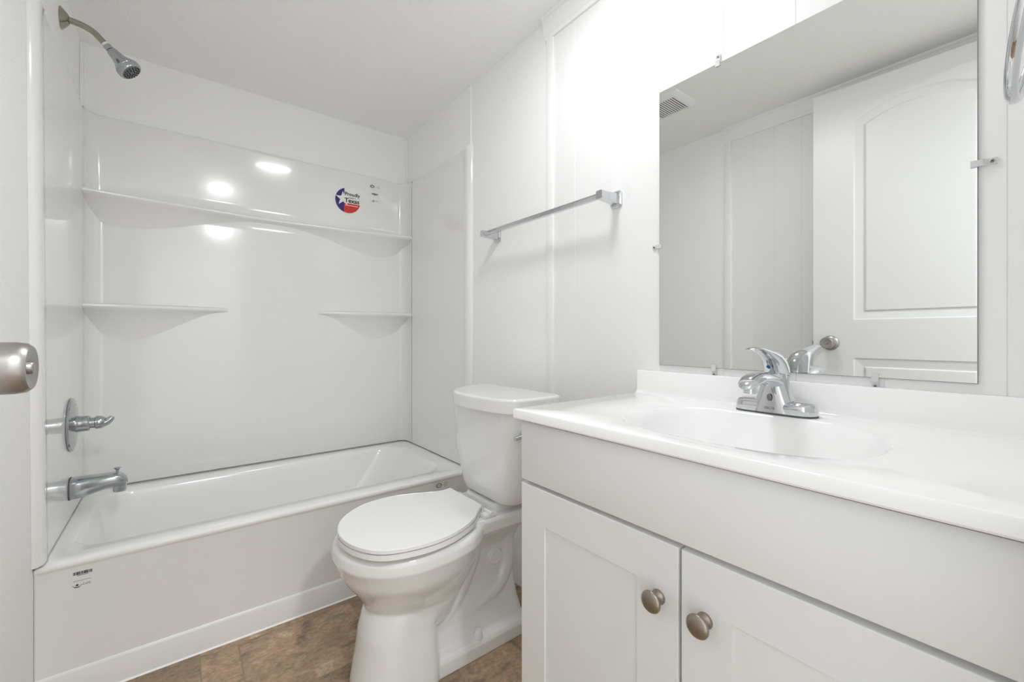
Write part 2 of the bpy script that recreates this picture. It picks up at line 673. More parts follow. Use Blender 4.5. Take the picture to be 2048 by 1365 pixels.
def barcode(name, x, z, w, h, y, parent, ny=-1, seed=1, label='black printed barcode'):
    bm = bmesh.new()
    rnd = random.Random(seed)
    p = x - w / 2
    while p < x + w / 2 - 0.0005:
        b = rnd.choice((0.0006, 0.0009, 0.0014))
        q = min(p + b, x + w / 2)
        poly(bm, [(p, y, z - h / 2), (q, y, z - h / 2), (q, y, z + h / 2), (p, y, z + h / 2)])
        p = q + rnd.choice((0.0004, 0.0006, 0.0009))
    # small number line under it
    p = x - w * 0.28
    while p < x + w * 0.28:
        poly(bm, [(p, y, z - h * 0.85), (p + 0.001, y, z - h * 0.85), (p + 0.001, y, z - h * 0.62), (p, y, z - h * 0.62)])
        p += 0.0017
    return lab(finish(name, bm, M['black'], parent), label)


def star_pts(cx, cz, r, rot=90, inner=0.4):
    pts = []
    for k in range(10):
        a = R(rot + 36 * k)
        q = r if k % 2 == 0 else r * inner
        pts.append((cx + q * math.cos(a), cz + q * math.sin(a)))
    return pts


def strip(bm, pts, w, y):
    """ink stroke of width w along (x,z) points on the plane y"""
    P = [Vector(p) for p in pts]
    a, b = [], []
    for i in range(len(P)):
        t = (P[min(i + 1, len(P) - 1)] - P[max(i - 1, 0)]).normalized()
        n = Vector((-t.y, t.x)) * w / 2
        a.append(bm.verts.new((P[i].x + n.x, y, P[i].y + n.y)))
        b.append(bm.verts.new((P[i].x - n.x, y, P[i].y - n.y)))
    ring_faces(bm, a, b, False)


def wing_emblem(name, x, z, s, y, parent, scribble=True, ink='black'):
    """the little winged star emblem with a loose word beside it"""
    bm = bmesh.new()
    poly(bm, [(px, y, pz) for px, pz in star_pts(x - 0.5 * s, z + 0.05 * s, 0.26 * s)])
    for k in range(3):
        q = 0.06 * s * k
        strip(bm, [(x - 0.5 * s - 0.55 * s + q, z + 0.04 * s - q), (x - 0.5 * s - 0.30 * s + q * .5, z - 0.20 * s - q), (x - 0.5 * s, z - 0.27 * s - q * .6),
                   (x - 0.5 * s + 0.30 * s - q * .5, z - 0.20 * s - q), (x - 0.5 * s + 0.55 * s - q, z + 0.04 * s - q)], 0.04 * s, y)
    if scribble:
        for k, (ox, rr) in enumerate(((0.30, 0.13), (0.55, 0.10), (0.78, 0.10), (0.98, 0.12))):
            pts = []
            a0, a1 = ((60, 300), (20, 340), (-160, 180), (40, 330))[k]
            for j in range(10):
                a = R(a0 + (a1 - a0) * j / 9)
                pts.append((x + ox * s + rr * s * math.cos(a), z + 0.02 * s + rr * s * 1.2 * math.sin(a)))
            strip(bm, pts, 0.035 * s, y)
    return lab(finish(name, bm, M[ink], parent), 'small printed winged star emblem')


# marks printed on the apron
YA = TY0 + 0.0046
barcode('barcode', -0.204, 0.343, 0.038, 0.0085, YA, TUB, seed=3)
bm = bmesh.new()
poly(bm, [(-0.223, YA, 0.3215), (-0.187, YA, 0.3215), (-0.187, YA, 0.3222), (-0.223, YA, 0.3222)])
lab(finish('printed_line', bm, M['black'], TUB), 'thin printed line')
wing_emblem('emblem', -0.206, 0.310, 0.0175, YA, TUB)
bm = bmesh.new()
for k in range(24):
    a0, a1 = 2 * PI * k / 24, 2 * PI * (k + 1) / 24
    for r0, r1 in ((0.0075, 0.0105),):
        poly(bm, [(0.905 + 1.35 * r0 * math.cos(a0), YA, 0.345 + r0 * math.sin(a0)), (0.905 + 1.35 * r1 * math.cos(a0), YA, 0.345 + r1 * math.sin(a0)),
                  (0.905 + 1.35 * r1 * math.cos(a1), YA, 0.345 + r1 * math.sin(a1)), (0.905 + 1.35 * r0 * math.cos(a1), YA, 0.345 + r0 * math.sin(a1))])
strip(bm, [(0.897, 0.341), (0.903, 0.350), (0.908, 0.343), (0.914, 0.349)], 0.003, YA)
lab(finish('oval_mark', bm, M['grey'], TUB), 'grey printed oval mark')
bm = bmesh.new()
for z in (0.352, 0.346, 0.339):
    x = 0.930
    while x < 0.950:
        poly(bm, [(x, YA, z - 0.0011), (x + 0.002, YA, z - 0.0011), (x + 0.002, YA, z + 0.0011), (x, YA, z + 0.0011)])
        x += 0.0034
lab(finish('fine_print', bm, M['grey'], TUB), 'fine grey printed lines')

# ------------------------------------------------------------------ tub surround, three glossy panels
SZ0, SZ1 = 0.3895, 1.884
PXL, PXR, PYB = -0.280, 1.062, 2.374


def build_back_panel():
    t = thing('surround_panel', (0.39, YB, SZ0), 'glossy white back surround panel with moulded shelves above the tub', 'surround panel')
    bm = bmesh.new()
    r = 0.05
    sec = [(PXL + 0.001, 2.336 - 0.0), (PXL + 0.0008, 2.330)]
    path = [(PXL + 0.0001, 2.312), (PXL + 0.0005, 2.320)]
    for k in range(9):
        a = R(180 - 90 * k / 8)
        path.append((PXL + 0.0006 + r + r * math.cos(a), PYB - r + r * math.sin(a)))
    for k in range(1, 40):
        path.append((PXL + r + (PXR - PXL - 2 * r) * k / 40, PYB))
    for k in range(9):
        a = R(90 - 90 * k / 8)
        path.append((PXR - 0.0007 - r + r * math.cos(a), PYB - r + r * math.sin(a)))
    path.append((PXR - 0.0003, 2.286))
    # moulded sheet: upper field leans in a touch near the top like the real vacuum-formed panel
    zs = [SZ0, SZ0 + 0.004, 0.6, 0.9, 1.2, 1.5, 1.556, 1.572, 1.62, 1.70, 1.78, 1.84, 1.872, SZ1 - 0.004, SZ1]

    def lean(z, x):
        d = max(0.0, min(1.0, min(x - PXL, PXR - x) / 0.15))
        if z < 1.565:
            return 0.0
        return (-0.011 + 0.021 * (z - 1.572) / 0.312) * d * d * (3 - 2 * d)
    vs = []
    for z in zs:
        ins = 0.004 if z in (SZ0, SZ1) else 0.0
        vs.append([bm.verts.new((x, y - lean(z, x) + (ins if 0 < i < len(path) - 1 else 0), z)) for i, (x, y) in enumerate(path)])
    for a, b in zip(vs[:-1], vs[1:]):
        ring_faces(bm, a, b, False)
    # return lip at the top back to the wall
    top = [bm.verts.new((x if 8 < i < len(path) - 9 else x + (-0.012 if x < .4 else 0.012), YB - 0.003 if 8 < i < len(path) - 9 else y + 0.01, SZ1)) for i, (x, y) in enumerate(path)]
    ring_faces(bm, vs[-1], top, False)
    finish('sheet', bm, M['acrylic'], t, angle=50)

    def shelf(x0, x1, zt, front, under, name='shelf', n=60):
        bm = bmesh.new()
        rows = []
        for i in range(n + 1):
            x = x0 + (x1 - x0) * i / n
            yf = front(x)
            zu = under(x)
            yb = PYB + 0.002 - min(0.0, lean(zt + 0.006, x))
            d = max(yb - yf, 0.002)
            e = min(0.008, d * 0.4)
            # the ends stay inside the rounded corners
            row = [(x, yb, zt + 0.006), (x, yb - min(0.012, d * .3), zt + 0.001), (x, yf + e, zt), (x, yf + e * .3, zt - e * .25), (x, yf, zt - e * .8),
                   (x, yf + e * .25, zt - 0.015)]
            zl = zt - 0.016
            for k in range(1, 9):
                q = k / 8
                # concave sweep back to the sheet
                row.append((x, yf + e * .25 + (yb - yf - e * .25) * (1 - (1 - q) ** 1.5) , zl + (zu - zl) * q ** 1.25))
            rows.append(row)
        loft(bm, rows, True, True, closed=True)
        return finish(name, bm, M['acrylic'], t, angle=60)

    def sm(a, b, x):
        q = max(0, min(1, (x - a) / (b - a)))
        return q * q * (3 - 2 * q)

    # long upper shelf: deep at both ends, thin in the middle
    def f1(x):
        u = abs(x - 0.36) / 0.66
        return 2.355 - 0.075 * min(1, max(0, u)) ** 1.3

    def u1(x):
        u = min(1.0, abs(x - 0.375) / 0.66)
        if u < 0.77:
            return 1.527 - 0.137 * sm(0.06, 0.77, u)
        return 1.39 + 0.10 * ((u - 0.77) / 0.23) ** 2
    lab(shelf(PXL + 0.0002, PXR - 0.0002, 1.568, f1, u1), 'long upper shelf')

    def f2(x):
        q = (0.190 - x) / 0.468
        return PYB - 0.088 * max(0, min(1, q)) ** 0.75

    def u2(x):
        q = max(0, min(1, (0.190 - x) / 0.468))
        if q < 0.72:
            return 1.108 - 0.143 * sm(0.0, 0.74, q)
        return 0.966 + 0.07 * ((q - 0.72) / 0.28) ** 2
    lab(shelf(PXL + 0.0002, 0.190, 1.126, f2, u2), 'lower left corner shelf')

    def f3(x):
        q = (x - 0.578) / 0.482
        return PYB - 0.088 * max(0, min(1, q)) ** 0.75

    def u3(x):
        q = max(0, min(1, (x - 0.578) / 0.482))
        if q < 0.6:
            return 1.110 - 0.143 * sm(0.0, 0.6, q)
        return 0.967 + 0.09 * ((q - 0.6) / 0.4) ** 2
    lab(shelf(0.578, PXR - 0.0002, 1.128, f3, u3), 'lower right corner shelf')

    # the round sticker and the small printed marks
    def yy(z, x, o):
        return PYB - lean(z, x) - o
    sx, sz, sr = 0.732, 1.731, 0.066
    lean_a = math.atan((yy(1.66, sx, 0) - yy(1.80, sx, 0)) / 0.14)
    root = thing('tmp', (0, 0, 0), '', '')
    bpy.data.objects.remove(root)

    def P(x, z, o):
        return (sx + x, yy(sz + z, sx + x, 0.0022 + o), sz + z)

    def disc_part(cond_pts, o, m, name, par, label):
        bm = bmesh.new()
        poly(bm, [P(x, z, o) for x, z in cond_pts])
        bmesh.ops.triangulate(bm, faces=list(bm.faces))
        return lab(finish(name, bm, m, par), label)
    circ = [(sr * math.cos(2 * PI * k / 96), sr * math.sin(2 * PI * k / 96)) for k in range(96)]
    sq = 0.073
    bm = bmesh.new()
    poly(bm, [P(x, z, -0.0012) for x, z in ((-sq, -sq), (sq, -sq), (sq, sq), (-sq, sq))])
    st = lab(finish('sticker', bm, M['film'], t), 'round sticker in white, navy and red on clear film')
    disc_part(circ, 0.0, M['vinyl'], 'white_disc', st, 'white sticker face')
    xs = -0.30 * sr
    zr = -0.22 * sr
    a = math.acos(-0.30)
    left = [(sr * math.cos(a + (2 * PI - 2 * a) * k / 40), sr * math.sin(a + (2 * PI - 2 * a) * k / 40)) for k in range(41)]
    disc_part(left, 0.0004, M['navy'], 'navy_field', st, 'navy left field')
    a0, a1 = 2 * PI - a, 2 * PI - math.asin(0.22)
    red = [(xs, zr)] + [(sr * math.cos(a0 + (a1 - a0) * k / 40), sr * math.sin(a0 + (a1 - a0) * k / 40)) for k in range(41)]
    disc_part(red, 0.0004, M['red'], 'red_field', st, 'red lower field')
    stp = star_pts(-0.40 * sr, 0.10 * sr, 0.60 * sr, 92, 0.40)
    bm = bmesh.new()
    c = bm.verts.new(P(-0.40 * sr, 0.10 * sr, 0.0008))
    ring = [bm.verts.new(P(x, z, 0.0008)) for x, z in stp]
    for i in range(10):
        bm.faces.new((c, ring[i], ring[(i + 1) % 10]))
    lab(finish('white_star', bm, M['vinyl'], st), 'white five-pointed star')
    rot = Matrix.Rotation(R(90) , 4, 'X')

    def T(x, z):
        return Matrix.Translation(P(x, z, 0.0008)) @ rot
    tilt = Matrix.Rotation(lean_a, 4, 'X')
    text_mesh('word_proudly', 'Proudly', 0.0255, Matrix.Translation(P(0.34 * sr, 0.52 * sr, 0.0009)) @ tilt @ rot, M['black'], st, bold=0.0005)
    text_mesh('word_made_in', 'made in', 0.0125, Matrix.Translation(P(0.34 * sr, 0.25 * sr, 0.0009)) @ tilt @ rot, M['black'], st)
    text_mesh('word_texas', 'Texas', 0.0330, Matrix.Translation(P(0.32 * sr, 0.0 * sr, 0.0009)) @ tilt @ rot, M['black'], st, bold=0.0007)
    bm = bmesh.new()
    x = -0.22 * sr
    rnd = random.Random(2)
    while x < 0.80 * sr:
        w = rnd.choice((0.0022, 0.0030))
        poly(bm, [P(x, zr - 0.0125, 0.0009), P(x + w, zr - 0.0125, 0.0009), P(x + w, zr - 0.0085, 0.0009), P(x, zr - 0.0085, 0.0009)])
        x += w + 0.0008
    lab(finish('fine_print', bm, M['vinyl'], st), 'white fine print on the red field')
    # small label near the top right
    bx, bz = 0.878, 1.790
    bm = bmesh.new()
    for (x0, x1, z0, z1) in ((bx - 0.021, bx + 0.021, bz - 0.052, bz + 0.026),):
        poly(bm, [(x, yy(z, x, 0.0012), z) for x, z in ((x0, z0), (x1, z0), (x1, z1), (x0, z1))])
    lb = lab(finish('product_label', bm, M['film'], t), 'small clear product label')
    barcode('barcode', bx, bz + 0.004, 0.036, 0.008, yy(bz + 0.01, bx, 0.0035), lb, seed=8)
    wing_emblem('emblem', bx, bz - 0.034, 0.0175, yy(bz - 0.02, bx, 0.0035), lb)
    bm = bmesh.new()
    ym = yy(bz + 0.05, bx, 0.0035)
    for k in range(24):
        a0, a1 = 2 * PI * k / 24, 2 * PI * (k + 1) / 24
        r0, r1 = 0.004, 0.008
        cx, cz = bx - 0.016, bz + 0.044
        poly(bm, [(cx + 1.6 * r0 * math.cos(a0), ym, cz + r0 * math.sin(a0)), (cx + 1.6 * r1 * math.cos(a0), ym, cz + r1 * math.sin(a0)),
                  (cx + 1.6 * r1 * math.cos(a1), ym, cz + r1 * math.sin(a1)), (cx + 1.6 * r0 * math.cos(a1), ym, cz + r0 * math.sin(a1))])
    for z in (0.047, 0.041):
        x = bx + 0.008
        while x < bx + 0.026:
            poly(bm, [(x, ym, bz + z - 0.001), (x + 0.0018, ym, bz + z - 0.001), (x + 0.0018, ym, bz + z + 0.001), (x, ym, bz + z + 0.001)])
            x += 0.003
    lab(finish('oval_mark', bm, M['grey'], t), 'faint grey printed oval mark')
    return t


build_back_panel()


def end_panel(name, X, sx, y_front, y_back, label, front_low, flange_w):
    """sx=+1: surface faces +X (left panel). flange = raised front strip."""
    t = thing(name, (X, (y_front + y_back) / 2, SZ0), label, 'surround panel')
    bm = bmesh.new()
    wall = XL if sx > 0 else XR
    zs = [SZ0, SZ0 + 0.02, 0.6, 1.0, 1.4, 1.80, 1.845, 1.862, 1.872]
    rows = []
    for z in zs:
        k = (z - SZ0) / (1.872 - SZ0)
        yo = front_low + (y_front - front_low) * k
        e = max(0.0, (z - 1.83) / 0.042)
        yr = yo + flange_w + 0.018 * (1 - math.sqrt(max(0, 1 - e * e)))     # rounded shoulder at the top
        px = X + sx * 0.0018
        rows.append([(wall + sx * 0.0002, yo, z + 0.02 * k), (wall + sx * 0.010, yo + 0.003, z + 0.018 * k), (px, yo + 0.016, z + 0.010 * k), (px + sx * 0.002, yo + flange_w * 0.5, z), (px + sx * 0.001, yr - 0.010, z),
                     (X + sx * 0.0008, yr - 0.003, z), (X, yr + 0.004, z), (X, yr + 0.03, z), (X, (y_front + y_back) / 2, z), (X, y_back, z)])
    vs = [[bm.verts.new(p) for p in r] for r in rows]
    for a, b in zip(vs[:-1], vs[1:]):
        ring_faces(bm, a, b, False)
    top = [bm.verts.new((wall + sx * 0.0005, p[1], p[2] + 0.001)) for p in rows[-1]]
    ring_faces(bm, vs[-1], top, False)
    finish('sheet', bm, M['acrylic'], t, angle=50)
    return t


end_panel('surround_panel', PXL, 1, 1.600, 2.338, 'glossy white left end surround panel behind the tub taps', 1.652, 0.070)
end_panel('surround_panel', PXR, -1, 1.668, 2.284, 'plain glossy white right end surround panel beside the toilet', 1.672, 0.052)

# ------------------------------------------------------------------ shower head, valve, spout
def build_shower():
    y0 = 2.012
    t = thing('wall_shower', (XL, y0, 2.04), 'chrome shower head on a bent nickel arm high on the left wall', 'shower')
    bm = bmesh.new()
    lathe(bm, (XL, y0, 2.040), (1, 0, 0), [(0.034, 0.0), (0.034, 0.003), (0.031, 0.006), (0.022, 0.014), (0.016, 0.019), (0.0125, 0.020), (0.0125, 0.016)], 40)
    finish('escutcheon', bm, M['steel'], t)
    bm = bmesh.new()
    pth = catmull([(XL + 0.004, y0, 2.040), (XL + 0.030, y0, 2.040), (XL + 0.055, y0, 2.036), (XL + 0.078, y0, 2.026), (XL + 0.097, y0, 2.008), (XL + 0.110, y0, 1.993)], 8)
    tube(bm, pth, 0.0098, 20)
    finish('arm', bm, M['steel'], t)
    d = Vector((0.55, 0, -0.72)).normalized()
    d = Vector((0.62, -0.12, -0.70)).normalized()
    p = Vector((XL + 0.107, y0, 1.997))
    bm = bmesh.new()
    lathe(bm, p - d * 0.002, d, [(0.0108, 0), (0.0112, 0.002), (0.0112, 0.006), (0.0104, 0.008)], 24)
    lab(finish('thread_tape', bm, M['tape'], t), 'white thread tape wrap')
    bm = bmesh.new()
    lathe(bm, p + d * 0.005, d, [(0.0100, 0.0), (0.0122, 0.001), (0.0122, 0.013), (0.0105, 0.015), (0.0085, 0.016), (0.0085, 0.022)], 24)
    lab(finish('swivel_nut', bm, M['satin'], t), 'chrome swivel nut')
    bm = bmesh.new()
    prof = [(0.0095, 0.0), (0.0150, 0.003), (0.0165, 0.010), (0.0180, 0.022), (0.0215, 0.036), (0.0275, 0.048), (0.0330, 0.056), (0.0355, 0.062),
            (0.0358, 0.063), (0.0350, 0.0645), (0.0366, 0.066), (0.0366, 0.076), (0.0345, 0.080), (0.0300, 0.081)]
    lathe(bm, p + d * 0.022, d, prof, 48)
    h = finish('spray_head', bm, M['satin'], t)
    _, a, b = frame(d)
    c = p + d * (0.022 + 0.0805)
    bm = bmesh.new()
    lathe(bm, c, d, [(0.0295, 0.0), (0.0295, 0.0015), (0.026, 0.002)], 40)
    f = lab(finish('spray_face', bm, M['grey'], h), 'grey spray face')
    bm = bmesh.new()
    for rr, n in ((0.0245, 16), (0.017, 11), (0.009, 6)):
        for k in range(n):
            q = c + (a * math.cos(2 * PI * k / n) + b * math.sin(2 * PI * k / n)) * rr
            lathe(bm, q, d, [(0.0021, 0.0), (0.0021, 0.0045), (0.0012, 0.0052)], 8)
    lab(finish('nozzles', bm, M['black'], h), 'rings of black rubber nozzles')


build_shower()


def build_valve():
    y0, z0 = 2.055, 0.700
    t = thing('shower_valve', (PXL, y0, z0), 'round chrome tub valve plate with short lever on the left panel', 'shower valve')
    bm = bmesh.new()
    lathe(bm, (PXL, y0, z0), (1, 0, 0), [(0.089, 0.001), (0.090, 0.004), (0.087, 0.0075), (0.070, 0.0115), (0.045, 0.0145), (0.028, 0.016), (0.020, 0.016)], 64)
    e = finish('escutcheon', bm, M['satin'], t)
    for s in (-1, 1):
        bm = bmesh.new()
        lathe(bm, (PXL + 0.0085, y0, z0 + s * 0.066), (1, 0, 0), [(0.0045, 0), (0.0045, 0.003), (0.003, 0.004)], 14)
        finish('screw', bm, M['satin'], e)
    bm = bmesh.new()
    lathe(bm, (PXL + 0.014, y0, z0), (1, 0, 0), [(0.027, 0.0), (0.0275, 0.003), (0.026, 0.010), (0.026, 0.030), (0.0235, 0.032), (0.0235, 0.034)], 40)
    finish('sleeve', bm, M['satin'], t)
    bm = bmesh.new()
    X = PXL + 0.046
    lathe(bm, (X, y0, z0), (1, 0, 0), [(0.018, 0.0), (0.0185, 0.014), (0.022, 0.016), (0.0225, 0.022), (0.0215, 0.030), (0.018, 0.038), (0.010, 0.044), (0.002, 0.046)], 40)
    # scooped lever tip curling up
    pth = catmull([(X + 0.020, y0, z0 - 0.004), (X + 0.034, y0 - 0.001, z0 - 0.003), (X + 0.046, y0 - 0.002, z0 + 0.002), (X + 0.054, y0 - 0.003, z0 + 0.010), (X + 0.058, y0 - 0.003, z0 + 0.017)], 6)
    tube(bm, pth, [0.0195 * (1 - 0.60 * (k / (len(pth) - 1)) ** 1.2) for k in range(len(pth))], 20, True, (1.0, 0.85))
    lab(finish('lever', bm, M['satin'], t), 'chrome scooped lever')


build_valve()


def build_spout():
    y0, z0 = 2.045, 0.487
    t = thing('tub_spout', (PXL, y0, z0), 'chrome tub spout with diverter knob over the tub rim', 'tub spout')
    bm = bmesh.new()
    rings = []
    prof = [(0.000, 0.0350, 0.034, 0.000), (0.003, 0.0365, 0.0355, 0.000), (0.030, 0.0360, 0.0345, 0.001), (0.060, 0.0345, 0.0300, 0.005), (0.090, 0.0325, 0.0255, 0.009),
            (0.108, 0.0310, 0.0240, 0.010), (0.122, 0.0290, 0.0235, 0.008), (0.132, 0.0260, 0.0215, 0.004), (0.140, 0.0200, 0.0165, -0.001), (0.144, 0.0110, 0.0090, -0.004)]
    for d, hy, hz, dz in prof:
        r = superell(0, 0, hy, hz, 2.8, 0, 40)
        rings.append([(PXL + 0.001 + d, y0 + u, z0 + dz + v) for u, v, _ in r])
    loft(bm, rings)
    # outlet block hanging under the nose
    rr = []
    for z, k in ((z0 - 0.004, 1.0), (z0 - 0.030, 0.98), (z0 - 0.033, 0.9)):
        rr.append([(x, y, z) for x, y, _ in superell(PXL + 0.124, y0, 0.0185 * k, 0.0215 * k, 3.2, 0, 32)])
    loft(bm, rr)
    s = finish('spout_body', bm, M['satin'], t)
    bm = bmesh.new()
    lathe(bm, (PXL + 0.118, y0, z0 + 0.030), (0, 0, 1), [(0.0040, 0.0), (0.0040, 0.010), (0.0050, 0.012), (0.0095, 0.0165), (0.0100, 0.019), (0.0075, 0.020), (0.001, 0.0185)], 20)
    lab(finish('diverter_knob', bm, M['satin'], t), 'small flared diverter pull')
    bm = bmesh.new()
    rr = []
    for d, k in ((-0.0008, 1.02), (0.002, 1.02)):
        rr.append([(PXL + 0.001 + d, y0 + u * k, z0 + v * k) for u, v, _ in superell(0, 0, 0.0365, 0.0355, 2.8, 0, 40)])
    loft(bm, rr)
    lab(finish('gasket', bm, M['rubber'], t), 'dark gasket ring against the panel')


build_spout()

# ------------------------------------------------------------------ towel bar
def build_towel_bar():
    z = 1.423
    ya, yb = 0.850, 1.474
    t = thing('towel_bar', (XR, (ya + yb) / 2, z), 'square chrome towel bar on the right wall above the toilet', 'towel bar')
    xb = 1.010
    bm = bmesh.new()
    box(bm, xb - 0.008, xb + 0.008, ya + 0.004, yb - 0.004, z - 0.008, z + 0.008, 0.002)
    finish('rail', bm, M['chrome'], t)
    for y in (ya, yb):
        bm = bmesh.new()
        # wall plate with clipped corners
        def octo(h, w, c, x):
            return [(x, y - w + c, z - h), (x, y + w - c, z - h), (x, y + w, z - h + c), (x, y + w, z + h - c), (x, y + w - c, z + h), (x, y - w + c, z + h), (x, y - w, z + h - c), (x, y - w, z - h + c)]
        loft(bm, [octo(0.026, 0.021, 0.007, XR), octo(0.026, 0.021, 0.007, XR - 0.005), octo(0.022, 0.017, 0.006, XR - 0.009), octo(0.018, 0.013, 0.004, XR - 0.010)])
        loft(bm, [octo(0.017, 0.012, 0.002, XR - 0.008), octo(0.0145, 0.0115, 0.002, XR - 0.030), octo(0.0125, 0.0115, 0.002, xb - 0.004), octo(0.0125, 0.0115, 0.002, xb - 0.014)])
        finish('post', bm, M['chrome'], t, angle=20)


build_towel_bar()

# ------------------------------------------------------------------ toilet
def build_toilet():
    yc = 1.207
    t = thing('toilet', (0.66, yc, 0), 'white two-piece toilet with closed lid between tub and vanity', 'toilet')

    def egg(x0, x1, b, z, cut=2.4, n=56, yc2=None):
        """egg outline: round nose at x0, blunter at x1"""
        y_ = yc if yc2 is None else yc2
        xm = x0 + (x1 - x0) * 0.46
        pts = []
        for k in range(n):
            a = 2 * PI * k / n
            c, s = math.cos(a), math.sin(a)
            if c < 0:
                x = xm + (xm - x0) * math.copysign(abs(c) ** (2 / 2.1), c)
                y = y_ + b * math.copysign(abs(s) ** (2 / 2.1), s)
            else:
                x = xm + (x1 - xm) * math.copysign(abs(c) ** (2 / cut), c)
                y = y_ + b * math.copysign(abs(s) ** (2 / cut), s)
            pts.append((x, y, z))
        return pts
    bm = bmesh.new()
    # upper bowl
    def smooth_eggs(k):
        q = catmull([Vector((a, b, c, d)) for a, b, c, d in k], 5)
        return [egg(v[0], v[1], v[2], v[3]) for v in q]
    loft(bm, smooth_eggs([(0.44, 0.68, 0.085, 0.15), (0.424, 0.705, 0.100, 0.20), (0.421, 0.728, 0.108, 0.235), (0.394, 0.745, 0.138, 0.28), (0.362, 0.758, 0.166, 0.325), (0.348, 0.768, 0.180, 0.360)]) + [egg(0.343, 0.772, 0.1845, 0.372), egg(0.339, 0.776, 0.187, 0.379), egg(0.336, 0.78, 0.190, 0.386), egg(0.338, 0.78, 0.189, 0.410), egg(0.344, 0.78, 0.184, 0.420), egg(0.358, 0.775, 0.172, 0.427)])
    # front pedestal block, blunt at the back
    loft(bm, [egg(0.382, 0.612, 0.114, 0.0, 6), egg(0.384, 0.612, 0.113, 0.03, 6), egg(0.396, 0.608, 0.107, 0.10, 6), egg(0.405, 0.604, 0.102, 0.165, 6), egg(0.414, 0.63, 0.101, 0.20, 5), egg(0.428, 0.68, 0.10, 0.245, 4)])
    # rear trapway body
    def rr(x0, x1, b, z, r=0.03):
        return rrect(x0, x1, yc - b, yc + b, min(r, b * .9), z, 5)
    loft(bm, [rr(0.56, 0.95, 0.098, 0.0), rr(0.56, 0.95, 0.098, 0.038), rr(0.56, 0.948, 0.092, 0.050), rr(0.57, 0.945, 0.070, 0.060), rr(0.58, 0.94, 0.052, 0.105), rr(0.62, 0.93, 0.042, 0.16, .02), rr(0.66, 0.93, 0.036, 0.20, .02),
              rr(0.68, 0.93, 0.038, 0.30, .02), rr(0.66, 0.94, 0.075, 0.37, .02), rr(0.64, 0.95, 0.10, 0.40, .02)])
    # S-shaped trap bulges on both sides
    for s in (-1, 1):
        y = yc + s * 0.021
        tube(bm, catmull([(0.645, y, 0.115), (0.668, y, 0.140), (0.705, y, 0.185), (0.745, y, 0.255), (0.772, y, 0.325), (0.80, y, 0.365)], 6), [0.030] * 31, 14)
        tube(bm, catmull([(0.66, y, 0.085), (0.72, y, 0.110), (0.80, y, 0.130), (0.86, y, 0.155), (0.895, y, 0.22), (0.90, y, 0.32)], 6), [0.030] * 31, 14)
        lathe(bm, (0.842, y, 0.262), (0, s, 0), [(0.026, 0), (0.026, 0.026), (0.023, 0.028), (0.020, 0.024), (0.001, 0.024)], 28)
    # deck the tank stands on
    loft(bm, [rr(0.66, 0.955, 0.105, 0.375), rr(0.65, 0.965, 0.122, 0.392), rr(0.65, 0.97, 0.126, 0.425), rr(0.655, 0.968, 0.122, 0.435)])
    loft(bm, [rr(0.79, 0.955, 0.095, 0.42), rr(0.80, 0.95, 0.09, 0.458)])
    bm = remeshed(bm, 0.0035, 5)
    finish('bowl', bm, M['porcelain'], t, angle=70)

    # tank
    def tk(xf, xb, b, z, r):
        return rrect(xf, xb, yc - b, yc + b, (r, 0.03, 0.045, min(r * 1.75, b * 0.8)), z, 10)
    bm = bmesh.new()
    loft(bm, [tk(0.835, 0.93, 0.120, 0.456, 0.030), tk(0.815, 0.95, 0.145, 0.460, 0.045), tk(0.803, 0.958, 0.160, 0.472, 0.055), tk(0.796, 0.962, 0.172, 0.50, 0.060), tk(0.788, 0.966, 0.184, 0.57, 0.062),
              tk(0.783, 0.968, 0.193, 0.65, 0.060), tk(0.780, 0.970, 0.201, 0.768, 0.058)])
    tank = finish('tank', bm, M['porcelain'], t, angle=40)
    bm = bmesh.new()

    lid_out = [tuple(v.xy) for v in catmull([(0.744, 1.20, 0), (0.746, 1.138, 0), (0.757, 1.06, 0), (0.772, 1.018, 0), (0.80, 0.991, 0), (0.84, 0.984, 0), (0.885, 0.983, 0), (0.93, 0.984, 0), (0.968, 0.988, 0), (0.982, 1.008, 0), (0.984, 1.05, 0), (0.984, 1.12, 0),
                                             (0.984, 1.2, 0), (0.984, 1.28, 0), (0.984, 1.35, 0), (0.983, 1.398, 0), (0.974, 1.418, 0), (0.945, 1.424, 0), (0.905, 1.414, 0), (0.845, 1.388, 0), (0.795, 1.352, 0), (0.766, 1.315, 0), (0.750, 1.265, 0)], 14, True)]
    lc = Vector((0.865, 1.205))

    def ld2(ins, z):
        ring = []
        m = len(lid_out)
        for k in range(m):
            a_, b_ = Vector(lid_out[k - 1]), Vector(lid_out[(k + 1) % m])
            t_ = (b_ - a_).normalized()
            q = Vector((t_.y, -t_.x))
            if q.dot(Vector(lid_out[k]) - lc) < 0:
                q = -q
            p = Vector(lid_out[k]) - q * ins
            ring.append((p.x, p.y, z))
        return ring
    rnd_ = [(0.009 * (1 - math.cos(R(a))), 0.8005 + 0.009 * math.sin(R(a))) for a in range(0, 91, 10)]
    loft(bm, [ld2(0.012, 0.764), ld2(0.003, 0.764), ld2(0.0, 0.767)] + [ld2(a, b) for a, b in rnd_] + [ld2(0.0105, 0.8095)])
    finish('tank_lid', bm, M['porcelain'], t, angle=9)

    # seat and lid (outline follows the photo: slightly skewed on its hinges)
    out = [(0.762, 1.326), (0.728, 1.322), (0.690, 1.332), (0.635, 1.356), (0.561, 1.377), (0.481, 1.370), (0.421, 1.336), (0.375, 1.285), (0.350, 1.225), (0.345, 1.174), (0.357, 1.111), (0.389, 1.054),
           (0.438, 1.022), (0.516, 1.007), (0.591, 1.015), (0.655, 1.040), (0.700, 1.069), (0.733, 1.103), (0.764, 1.130)]
